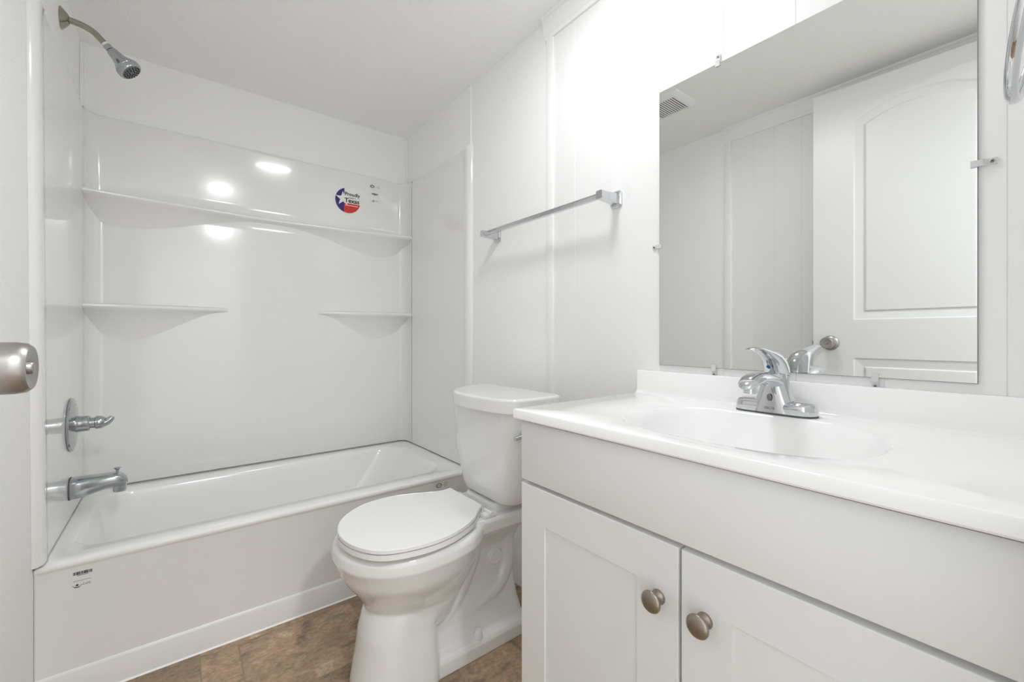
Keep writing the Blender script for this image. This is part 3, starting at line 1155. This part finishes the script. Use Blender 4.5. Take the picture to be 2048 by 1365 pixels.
    sm = [tuple(p.xy) for p in catmull([(x, y, 0) for x, y in out], 6)]
    bm = bmesh.new()
    prism(bm, sm, 0.4545, 0.4635, 0.003)
    finish('seat_lid', bm, M['seat'], t, angle=40)
    cx, cy = 0.555, 1.195
    s2 = [(cx + (x - cx) * 1.0, cy + (y - cy) * 0.996) for x, y in sm]
    bm = bmesh.new()
    prism(bm, s2, 0.4375, 0.4510, 0.0035)
    finish('seat', bm, M['seat'], t, angle=40)
    for y in (1.100, 1.300):
        bm = bmesh.new()
        box(bm, 0.745, 0.792, y - 0.014, y + 0.014, 0.433, 0.449, 0.003)
        tube(bm, [(0.768, y - 0.020, 0.4505), (0.768, y + 0.020, 0.4505)], 0.006, 12)
        finish('hinge', bm, M['seat'], t)
    # side-mounted flush lever
    bm = bmesh.new()
    lathe(bm, (0.838, yc - 0.193, 0.700), (0, -1, 0), [(0.015, 0), (0.015, 0.008), (0.011, 0.012)], 24)
    tube(bm, catmull([(0.838, yc - 0.205, 0.700), (0.835, yc - 0.212, 0.700), (0.82, yc - 0.215, 0.699), (0.788, yc - 0.215, 0.695)], 5), 0.007, 12)
    lab(finish('flush_lever', bm, M['chrome'], t), 'chrome flush lever on the tank side')
    # bolt caps
    for s in (-1, 1):
        bm = bmesh.new()
        lathe(bm, (0.748, yc + s * 0.079, 0.040), (0, 0, 1), [(0.0145, 0.0), (0.0150, 0.012), (0.0135, 0.024), (0.0095, 0.034), (0.0085, 0.036), (0.001, 0.0365)], 24)
        finish('bolt_cap', bm, M['seat'], t)


build_toilet()

# ------------------------------------------------------------------ vanity
CXF = 0.620          # door faces
CY0, CY1 = -0.010, 0.757


def build_vanity():
    t = thing('vanity_cabinet', (0.85, 0.374, 0), 'white two-door bathroom vanity cabinet with shaker doors', 'cabinet')
    bm = bmesh.new()
    xf = CXF + 0.019
    # open box: sides, back, bottom, rails
    box(bm, xf, XR - 0.003, CY1 - 0.016, CY1, 0.0, 0.812, 0.001)
    box(bm, xf, XR - 0.003, CY0, CY0 + 0.016, 0.0, 0.812, 0.001)
    box(bm, XR - 0.012, XR - 0.001, CY0 + 0.016, CY1 - 0.016, 0.05, 0.70)
    box(bm, xf, XR - 0.012, CY0 + 0.016, CY1 - 0.016, 0.100, 0.116)
    box(bm, xf, xf + 0.018, CY0 + 0.016, CY1 - 0.016, 0.786, 0.8125)
    box(bm, xf, xf + 0.018, CY0 + 0.016, CY1 - 0.016, 0.655, 0.685)
    box(bm, xf, xf + 0.018, CY0 + 0.016, CY1 - 0.016, 0.085, 0.116)
    box(bm, xf + 0.05, xf + 0.065, CY0 + 0.016, CY1 - 0.016, 0.0, 0.10)
    finish('carcass', bm, M['vanity'], t)
    bm = bmesh.new()
    box(bm, CXF, CXF + 0.0185, CY0 + 0.001, CY1 - 0.0005, 0.6755, 0.8075, 0.0015)
    finish('drawer_front', bm, M['vanity'], t)

    def door(y0, y1, knob_y, knob_z, dz=0.0):
        z0, z1 = 0.090, 0.6665 + dz
        f = 0.077
        bm = bmesh.new()
        # frame and recessed field in one sheet
        X0, X1 = CXF, CXF + 0.0185
        o = [(y0, z0), (y1, z0), (y1, z1), (y0, z1)]
        i = [(y0 + f, z0 + f), (y1 - f, z0 + f), (y1 - f, z1 - f), (y0 + f, z1 - f)]
        e = 0.0016
        def rg(pts, x, ins=0.0):
            s = ((1, 1), (-1, 1), (-1, -1), (1, -1))
            return [(x, p[0] + s[k][0] * ins, p[1] + s[k][1] * ins) for k, p in enumerate(pts)]
        loft(bm, [rg(o, X1), rg(o, X0 + e), rg(o, X0 + e * .3, e * .3), rg(o, X0, e), rg(i, X0), rg(i, X0 + 0.0034, 0.0004), rg(i, X0 + 0.0034, 0.03)])
        d = finish('door', bm, M['vanity'], t, angle=20)
        bm = bmesh.new()
        prof = [(0.0118, 0.0), (0.0120, 0.0015), (0.0105, 0.004), (0.0078, 0.0065), (0.0066, 0.010), (0.0070, 0.013), (0.0100, 0.0165), (0.0150, 0.0190), (0.0172, 0.0210), (0.0175, 0.0225),
                (0.0165, 0.0245), (0.0140, 0.0262), (0.0100, 0.0276), (0.0050, 0.0284), (0.0005, 0.0286)]
        lathe(bm, (CXF, knob_y, knob_z), (-1, 0, 0), prof, 40)
        lab(finish('knob', bm, M['bronze'], d, angle=50), 'round champagne metal knob')
        return d
    mid = 0.3665
    lab(door(mid + 0.0025, CY1 - 0.0005, 0.4035, 0.574, 0.0005), 'door on the side next to the toilet')
    lab(door(CY0 + 0.001, mid - 0.0025, 0.3255, 0.576), 'door on the side away from the toilet')


build_vanity()


def build_top():
    t = thing('countertop', (0.84, 0.37, 0.813), 'glossy white countertop with moulded oval basin on the vanity', 'countertop')
    x0, x1, y0, y1, z0, z1 = 0.603, XR - 0.001, YN + 0.002, 0.7655, 0.8128, 0.835
    bm = bmesh.new()
    cx, cy = 0.815, 0.362
    N = 96

    def outer(z, ins):
        # rectangle sampled by the same angles as the basin, corners kept crisp
        pts = []
        X0, X1, Y0, Y1 = x0 + ins, x1, y0, y1 - ins
        ang = [math.atan2(Y1 - cy, X1 - cx), math.atan2(Y1 - cy, X0 - cx), math.atan2(Y0 - cy, X0 - cx) + 2 * PI, math.atan2(Y0 - cy, X1 - cx) + 2 * PI]
        A = sorted(ang)
        angles = []
        for k in range(4):
            a, b = A[k], (A[k + 1] if k < 3 else A[0] + 2 * PI)
            for j in range(N // 4):
                angles.append(a + (b - a) * j / (N // 4))
        for a in angles:
            c, s = math.cos(a), math.sin(a)
            tt = []
            if c > 1e-9:
                tt.append((X1 - cx) / c)
            if c < -1e-9:
                tt.append((X0 - cx) / c)
            if s > 1e-9:
                tt.append((Y1 - cy) / s)
            if s < -1e-9:
                tt.append((Y0 - cy) / s)
            q = min(tt)
            pts.append((cx + c * q, cy + s * q, z))
        return pts, angles
    _, angs = outer(z1, 0)

    def oval(hx, hy, e, z, dx=0.0):
        pts = []
        for a in angs:
            c, s = math.cos(a), math.sin(a)
            q = (abs(c / hx) ** e + abs(s / hy) ** e) ** (-1 / e)
            pts.append((cx + dx + c * q, cy + s * q, z))
        return pts
    rings = [outer(z0, 0.002)[0], outer(z0 + 0.003, 0.0)[0], outer(z1 - 0.004, 0.0)[0], outer(z1 - 0.0012, 0.0012)[0], outer(z1, 0.004)[0],
             oval(0.166, 0.214, 2.7, z1), oval(0.1635, 0.211, 2.65, z1 - 0.0010), oval(0.160, 0.207, 2.6, z1 - 0.0045), oval(0.155, 0.201, 2.55, z1 - 0.016), oval(0.146, 0.190, 2.45, z1 - 0.042),
             oval(0.124, 0.165, 2.3, z1 - 0.085, 0.003), oval(0.090, 0.122, 2.2, z1 - 0.115, 0.01), oval(0.050, 0.07, 2.0, z1 - 0.128, 0.015), oval(0.022, 0.022, 2.0, z1 - 0.131, 0.02)]
    loft(bm, rings, cap0=False, cap1=True)
    finish('counter_slab', bm, M['marble'], t, angle=30)
    bm = bmesh.new()
    # backsplash with a coved foot
    xs = 1.0615
    prof = [(XR - 0.0005, z1 - 0.004), (xs - 0.012, z1 - 0.001), (xs - 0.008, z1 + 0.0008), (xs - 0.003, z1 + 0.0045), (xs, z1 + 0.012), (xs, 0.8965), (xs + 0.0012, 0.8990), (xs + 0.004, 0.900), (XR - 0.0005, 0.900)]
    loft(bm, [[(x, y, z) for x, z in prof] for y in (y0, y1 - 0.004)])
    finish('backsplash', bm, M['marble'], t, angle=40)
    bm = bmesh.new()
    lathe(bm, (0.835, cy, z1 - 0.1315), (0, 0, 1), [(0.0225, 0), (0.0225, 0.003), (0.018, 0.0045), (0.016, 0.002), (0.001, 0.002)], 28)
    lab(finish('drain', bm, M['chrome'], t), 'chrome basin drain ring')


build_top()

# ------------------------------------------------------------------ faucet
def build_faucet():
    yc, z0, xc = 0.375, 0.8352, 1.008
    t = thing('faucet', (xc, yc, z0), 'chrome single-lever centerset faucet behind the basin', 'faucet')
    bm = bmesh.new()
    # oblong base with domed ends

    def ob(hx, hy, z):
        return [(x, y, z) for x, y, _ in rrect(xc - hx, xc + hx, yc - hy, yc + hy, min(hx, hy) * 0.97, z, 12)]
    loft(bm, [ob(0.0275, 0.0775, z0 + 0.003), ob(0.0282, 0.0782, z0 + 0.005), ob(0.0275, 0.0775, z0 + 0.017), ob(0.0262, 0.0762, z0 + 0.0225), ob(0.0225, 0.0725, z0 + 0.0265), ob(0.015, 0.064, z0 + 0.0290), ob(0.006, 0.052, z0 + 0.030)])
    finish('base_plate', bm, M['chrome'], t)
    bm = bmesh.new()
    loft(bm, [ob(0.0280, 0.0780, z0 - 0.0004), ob(0.0280, 0.0780, z0 + 0.0035)])
    lab(finish('gasket', bm, M['rubber'], t), 'dark gasket under the base plate')
    # flaring body that runs up into the spout
    bm = bmesh.new()

    def sec(xf, xb, hy, z, e=3.0):
        return superell((xf + xb) / 2, yc, (xb - xf) / 2, hy, e, z, 48)
    loft(bm, [sec(0.9775, 1.037, 0.043, z0 + 0.004, 3.6), sec(0.979, 1.037, 0.0385, z0 + 0.022, 3.2), sec(0.981, 1.036, 0.032, z0 + 0.042, 2.8), sec(0.982, 1.035, 0.026, z0 + 0.062, 2.5), sec(0.984, 1.034, 0.0225, z0 + 0.078, 2.2), sec(0.988, 1.034, 0.021, z0 + 0.084, 2.0)])
    # spout: domed hood reaching forward
    pts = [(1.014, 0.058, 0.0215, 0.0170), (0.992, 0.0655, 0.0218, 0.0165), (0.966, 0.0735, 0.0215, 0.0150), (0.938, 0.0775, 0.0215, 0.0145), (0.912, 0.0785, 0.0215, 0.0130), (0.890, 0.0745, 0.0205, 0.0115), (0.875, 0.0690, 0.0175, 0.0090), (0.866, 0.0645, 0.0115, 0.0060), (0.862, 0.062, 0.004, 0.002)]
    rings = []
    for x, zz, hy, hz in pts:
        rings.append([(x - 0.25 * v * 0.6, yc + u, z0 + zz + (v if v > 0 else v * 0.75)) for u, v, _ in superell(0, 0, hy, hz, 2.2, 0, 36)])
    loft(bm, rings)
    body = finish('spout', bm, M['chrome'], t, angle=50)
    bm = bmesh.new()
    lathe(bm, (0.889, yc, z0 + 0.068), (0, 0, -1), [(0.0130, 0), (0.0130, 0.012), (0.0122, 0.013), (0.0122, 0.016), (0.010, 0.016), (0.009, 0.012), (0.001, 0.012)], 28)
    finish('aerator', bm, M['chrome'], t)
    # cartridge dome and lever
    bm = bmesh.new()
    xk = 1.018
    lathe(bm, (xk, yc, z0 + 0.058), (0.02, 0, 1), [(0.0225, 0.0), (0.0225, 0.018), (0.0240, 0.019), (0.0240, 0.0225), (0.0225, 0.0235)], 40)
    finish('cartridge_collar', bm, M['chrome'], t)
    bm = bmesh.new()
    # handle: hood leaning forward into a curled lever
    pth = [((1.021), 0.0815, 0.0240, 0.0245), (1.016, 0.095, 0.0238, 0.0235), (1.006, 0.108, 0.0225, 0.0200), (0.990, 0.119, 0.0200, 0.0150), (0.968, 0.127, 0.0170, 0.0100), (0.942, 0.1335, 0.0155, 0.0065), (0.918, 0.138, 0.0150, 0.0045), (0.902, 0.139, 0.0140, 0.0035), (0.892, 0.1375, 0.0105, 0.0025), (0.888, 0.1365, 0.004, 0.0012)]
    P = [Vector((x, yc, z0 + zz)) for x, zz, _, _ in pth]
    rings = []
    for i, (x, zz, hy, hz) in enumerate(pth):
        tt = (P[min(i + 1, len(P) - 1)] - P[max(0, i - 1)]).normalized()
        if i == 0:
            tt = Vector((0, 0, 1))
        up = Vector((tt.z, 0, -tt.x))
        rings.append([P[i] + Vector((0, u, 0)) + up * v for u, v, _ in superell(0, 0, hy, hz, 2.1, 0, 36)])
    loft(bm, rings)
    h = finish('lever_handle', bm, M['chrome'], t, angle=60)
    hit, loc, nor, _ = h.ray_cast(Vector((0.90, yc + 0.006, z0 + 0.0985)) - t.location + t.location, Vector((1, 0, 0)))
    bm = bmesh.new()
    lathe(bm, loc, nor, [(0.0042, -0.001), (0.0042, 0.0008), (0.003, 0.0014), (0.0005, 0.0015)], 18)
    lab(finish('temperature_dot', bm, M['blue'], h), 'small blue temperature dot')
    # oval badge and maker's word on the front of the body
    bm = bmesh.new()
    n = Vector((-1, 0, 0.05)).normalized()
    loft(bm, [[(0.9775, yc + 0.0045 * math.cos(2 * PI * k / 24), z0 + 0.036 + 0.0075 * math.sin(2 * PI * k / 24)) for k in range(24)],
              [(0.9765, yc + 0.0045 * math.cos(2 * PI * k / 24), z0 + 0.036 + 0.0075 * math.sin(2 * PI * k / 24)) for k in range(24)],
              [(0.9762, yc + 0.003 * math.cos(2 * PI * k / 24), z0 + 0.036 + 0.0055 * math.sin(2 * PI * k / 24)) for k in range(24)],
              [(0.9772, yc + 0.0028 * math.cos(2 * PI * k / 24), z0 + 0.036 + 0.005 * math.sin(2 * PI * k / 24)) for k in range(24)]])
    lab(finish('badge', bm, M['grey'], body), 'small oval badge')
    mx = Matrix.Translation((0.9768, yc, z0 + 0.0135)) @ Matrix.Rotation(R(-90), 4, 'Z') @ Matrix.Rotation(R(90), 4, 'X')
    text_mesh('maker_word', 'DELTA', 0.0068, mx, M['grey'], body)


build_faucet()

# ------------------------------------------------------------------ mirror and its clips
MY0, MY1, MZ0, MZ1, MX = 0.0855, 0.698, 0.9175, 1.6875, 1.0745


def build_mirror():
    bm = bmesh.new()
    e = 0.0012
    o = [(MY0, MZ0), (MY1, MZ0), (MY1, MZ1), (MY0, MZ1)]
    s = ((1, 1), (-1, 1), (-1, -1), (1, -1))
    a = [bm.verts.new((XR - 0.0005, p[0], p[1])) for p in o]
    b = [bm.verts.new((MX + e, p[0], p[1])) for p in o]
    c = [bm.verts.new((MX, p[0] + s[k][0] * e, p[1] + s[k][1] * e)) for k, p in enumerate(o)]
    for u, v in ((a, b), (b, c)):
        for i in range(4):
            j = (i + 1) % 4
            bm.faces.new((u[i], u[j], v[j], v[i])).material_index = 1
    bm.faces.new(c).material_index = 0
    bm.faces.new(a[::-1]).material_index = 1
    ob = finish('wall_mirror', bm, [M['mirror'], M['glassedge']], angle=10)
    ob['label'] = 'frameless rectangular mirror on the wall above the vanity'
    ob['category'] = 'mirror'


build_mirror()


def clip(y, z, d, label):
    """d = (dy, dz): outward direction, away from the mirror"""
    t = thing('mirror_clip', (XR, y, z), label, 'mirror clip', 'clear plastic mirror clips')
    dy, dz = d
    py, pz = -dz, dy
    def pt(x, o, w):
        return (x, y + dy * o + py * w, z + dz * o + pz * w)
    bm = bmesh.new()
    w = 0.0055
    xs0 = XR - 0.0004
    # foot on the wall, step up, lip over the glass
    prof = [(xs0, 0.022), (xs0, 0.001), (MX - 0.0008, 0.001), (MX - 0.0008, -0.009), (MX - 0.0032, -0.009), (MX - 0.0034, 0.006), (xs0 - 0.004, 0.010), (xs0 - 0.004, 0.022)]
    loft(bm, [[pt(x, o, -w) for x, o in prof], [pt(x, o, -w * .3) for x, o in prof], [pt(x, o, w * .3) for x, o in prof], [pt(x, o, w) for x, o in prof]])
    finish('clip_body', bm, M['clear'], t, angle=20)
    bm = bmesh.new()
    c = pt(xs0 - 0.0035, 0.0160, 0)
    lathe(bm, c, (-1, 0, 0), [(0.0033, 0), (0.0033, 0.0012), (0.002, 0.0020), (0.0004, 0.0021)], 16)
    s = lab(finish('screw', bm, M['nickel'], t), 'small metal screw head')
    bm = bmesh.new()
    for k in (0, 1):
        a = R(45 + 90 * k)
        u, v = Vector((0, math.cos(a), math.sin(a))), Vector((0, -math.sin(a), math.cos(a)))
        q = Vector(c) + Vector((-0.00222, 0, 0))
        poly(bm, [q + u * 0.0026 + v * 0.0005, q - u * 0.0026 + v * 0.0005, q - u * 0.0026 - v * 0.0005, q + u * 0.0026 - v * 0.0005])
    lab(finish('screw_slot', bm, M['black'], s), 'dark cross slot')


clip(0.531, MZ1, (0, 1), 'clear mirror clip on the top edge of the mirror')
clip(MY1, 1.252, (1, 0), 'clear mirror clip on the mirror edge nearest the towel bar')
clip(MY0, 1.293, (-1, 0), 'clear mirror clip on the mirror edge nearest the towel ring')
clip(0.541, MZ0, (0, -1), 'clear mirror clip under the mirror, left of the faucet')
clip(0.222, MZ0, (0, -1), 'clear mirror clip under the mirror, right of the faucet')

# ------------------------------------------------------------------ flush ceiling light (above the frame)
def build_light():
    x, y = 0.62, 0.77
    t = thing('ceiling_light', (x, y, ZC), 'thin round flush ceiling light above the middle of the room', 'ceiling light')
    bm = bmesh.new()
    lathe(bm, (x, y, ZC - 0.0005), (0, 0, -1), [(0.135, 0), (0.135, 0.014), (0.131, 0.019), (0.124, 0.020), (0.122, 0.016), (0.001, 0.016)], 56)
    finish('trim_ring', bm, M['trim'], t)
    bm = bmesh.new()
    lathe(bm, (x, y, ZC), (0, 0, -1), [(0.121, 0.017), (0.121, 0.020), (0.115, 0.024), (0.08, 0.029), (0.04, 0.031), (0.001, 0.0315)], 56)
    lab(finish('diffuser', bm, M['bulb'], t), 'glowing white diffuser')


build_light()

# ------------------------------------------------------------------ towel ring (upper right)
def build_ring():
    x, y, z = 0.78, 0.0, 1.462
    t = thing('towel_ring', (x, YN, z), 'chrome towel ring hanging at the right beside the mirror', 'towel ring')
    bm = bmesh.new()
    lathe(bm, (x, YN, z), (0, 1, 0), [(0.025, 0.0005), (0.025, 0.005), (0.016, 0.009), (0.011, 0.011), (0.011, 0.026), (0.0125, 0.028), (0.0125, 0.033), (0.002, 0.034)], 32)
    finish('post', bm, M['chrome'], t)
    bm = bmesh.new()
    rad = 0.090
    down = Vector((0, 0.2, -1)).normalized()
    torus(bm, Vector((x, y, z)) + down * rad, Vector((0, 1, 0.2)), rad, 0.0060, 80, 14)
    finish('ring', bm, M['chrome'], t)


build_ring()

# ------------------------------------------------------------------ ceiling exhaust vent (seen in the mirror)
def build_vent():
    x0, x1, y0, y1 = 0.095, 0.298, 1.112, 1.322
    t = thing('ceiling_vent', ((x0 + x1) / 2, (y0 + y1) / 2, ZC), 'square white louvred exhaust vent on the ceiling, seen in the mirror', 'vent')
    bm = bmesh.new()
    n = 12
    z0 = ZC - 0.016
    m = 0.032
    loft(bm, [rrect(x0, x1, y0, y1, 0.006, ZC - 0.0005, 3), rrect(x0 + .001, x1 - .001, y0 + .001, y1 - .001, 0.006, ZC - 0.004, 3), rrect(x0 + 0.022, x1 - 0.022, y0 + 0.022, y1 - 0.022, 0.006, z0, 3),
              rrect(x0 + m, x1 - m, y0 + m, y1 - m, 0.003, z0, 3)], cap1=False)
    # louvre blades with open slots between them
    g = finish('grille', bm, M['trim'], t)
    bm = bmesh.new()
    for k in range(n):
        ya = y0 + m + (y1 - y0 - 2 * m) * k / n
        yb = y0 + m + (y1 - y0 - 2 * m) * (k + 0.56) / n
        box(bm, x0 + m, x1 - m, ya, yb, z0, z0 + 0.003, 0.0006, 1)
    finish('louvres', bm, M['trim'], t)
    bm = bmesh.new()
    poly(bm, [(x0 + m, y0 + m, z0 + 0.009), (x1 - m, y0 + m, z0 + 0.009), (x1 - m, y1 - m, z0 + 0.009), (x0 + m, y1 - m, z0 + 0.009)])
    lab(finish('duct_opening', bm, M['slot'], t), 'dark duct opening behind the louvres')


build_vent()

# ------------------------------------------------------------------ open door against the left wall
def build_door():
    W, H, TH = 0.706, 2.035, 0.035
    zb = 0.065
    root = bpy.data.objects.new('door_1', None)
    COL.objects.link(root)
    struct(root, 'white arched two-panel door swung open against the left wall', 'door')
    # local frame: u along the door from the hinge, w up, n out of the visible face
    hinge = Vector((-0.208, 0.000, zb))
    edge = Vector((-0.180, W, zb))
    du = (edge - hinge).normalized()
    dn = Vector((du.y, -du.x, 0))

    def Wp(u, w, n):
        return hinge + du * u + Vector((0, 0, w)) + dn * n
    px0, px1 = 0.150, 0.556
    xc = (px0 + px1) / 2

    def sd_upper(u, w):
        """distance inside the arched upper panel (positive inside)"""
        z = w + zb
        half = (px1 - px0) / 2
        rise = 0.062
        rad = (half * half + rise * rise) / (2 * rise)
        zc = 1.996 - rad
        d = min(u - px0, px1 - u, z - 1.070)
        da = rad - math.hypot(u - xc, z - zc) if z > zc else 1.0
        return min(d, da)

    def sd_lower(u, w):
        z = w + zb
        return min(u - px0, px1 - u, z - 0.24, 0.902 - z)

    def depth(d):
        if d <= 0:
            return 0
        K = ((0, 0), (0.003, -0.0035), (0.006, -0.0040), (0.034, -0.0085), (0.036, -0.0085), (0.0395, -0.0030), (1, -0.0030))
        for (a, p), (b, q) in zip(K[:-1], K[1:]):
            if d <= b:
                return p + (q - p) * (d - a) / (b - a)
        return -0.003
    bm = bmesh.new()
    nu, nw = 176, 500
    ids = []
    for j in range(nw + 1):
        w = H * j / nw
        row = []
        for i in range(nu + 1):
            u = W * i / nu
            n = depth(max(sd_upper(u, w), sd_lower(u, w)))
            row.append(bm.verts.new(Wp(u, w, n)))
        ids.append(row)
    for j in range(nw):
        for i in range(nu):
            bm.faces.new((ids[j][i], ids[j][i + 1], ids[j + 1][i + 1], ids[j + 1][i]))
    bk = [bm.verts.new(Wp(u, w, -TH)) for u, w in ((0, 0), (W, 0), (W, H), (0, H))]
    bm.faces.new(bk[::-1])
    loopv = [ids[0], [r[-1] for r in ids], ids[-1][::-1], [r[0] for r in ids][::-1]]
    cor = [(bk[0], bk[1]), (bk[1], bk[2]), (bk[2], bk[3]), (bk[3], bk[0])]
    for ls, (p, q) in zip(loopv, cor):
        bm.faces.new([p] + [q] + ls[::-1])
    leaf = finish('door_leaf', bm, M['door'], root, angle=30)
    # knob with rosette
    u, w = 0.640, 0.968 - zb
    bm = bmesh.new()
    lathe(bm, Wp(u, w, 0), dn, [(0.033, 0.0), (0.033, 0.003), (0.030, 0.007), (0.020, 0.011), (0.013, 0.014), (0.0115, 0.020), (0.0125, 0.025), (0.0195, 0.030), (0.0245, 0.034), (0.0257, 0.040), (0.0257, 0.058), (0.0245, 0.0655), (0.0215, 0.0690), (0.0190, 0.0690), (0.0070, 0.0660)], 56)
    k = finish('door_handle', bm, M['nickel'], root, angle=40)
    k['label'] = 'brushed nickel door knob'
    bm = bmesh.new()
    lathe(bm, Wp(u, w, 0.0655), dn, [(0.0065, -0.002), (0.0065, 0.003), (0.0055, 0.0045), (0.0020, 0.0050)], 24)
    b = Wp(u, w, 0.0708)
    sl = finish('lock_button', bm, M['nickel'], k)
    # latch plate on the door edge
    bm = bmesh.new()
    for (w0, w1, n0, n1, m_) in ((w - 0.028, w + 0.028, -0.030, -0.006, 0),):
        poly(bm, [Wp(W + 0.0006, w0, n0), Wp(W + 0.0006, w1, n0), Wp(W + 0.0006, w1, n1), Wp(W + 0.0006, w0, n1)])
    loft(bm, [[Wp(W, w - 0.009, -0.025), Wp(W, w + 0.009, -0.025), Wp(W, w + 0.009, -0.011), Wp(W, w - 0.009, -0.011)],
              [Wp(W + 0.009, w - 0.008, -0.021), Wp(W + 0.009, w + 0.008, -0.021), Wp(W + 0.009, w + 0.008, -0.015), Wp(W + 0.009, w - 0.008, -0.015)]])
    lab(finish('latch', bm, M['nickel'], root), 'nickel latch on the door edge')
    # hinges
    for zz in (0.25, 1.0, 1.82):
        bm = bmesh.new()
        p = Wp(-0.004, zz, 0.004)
        tube(bm, [p, p + Vector((0, 0, 0.09))], 0.005, 12)
        finish('hinge', bm, M['nickel'], root)


build_door()
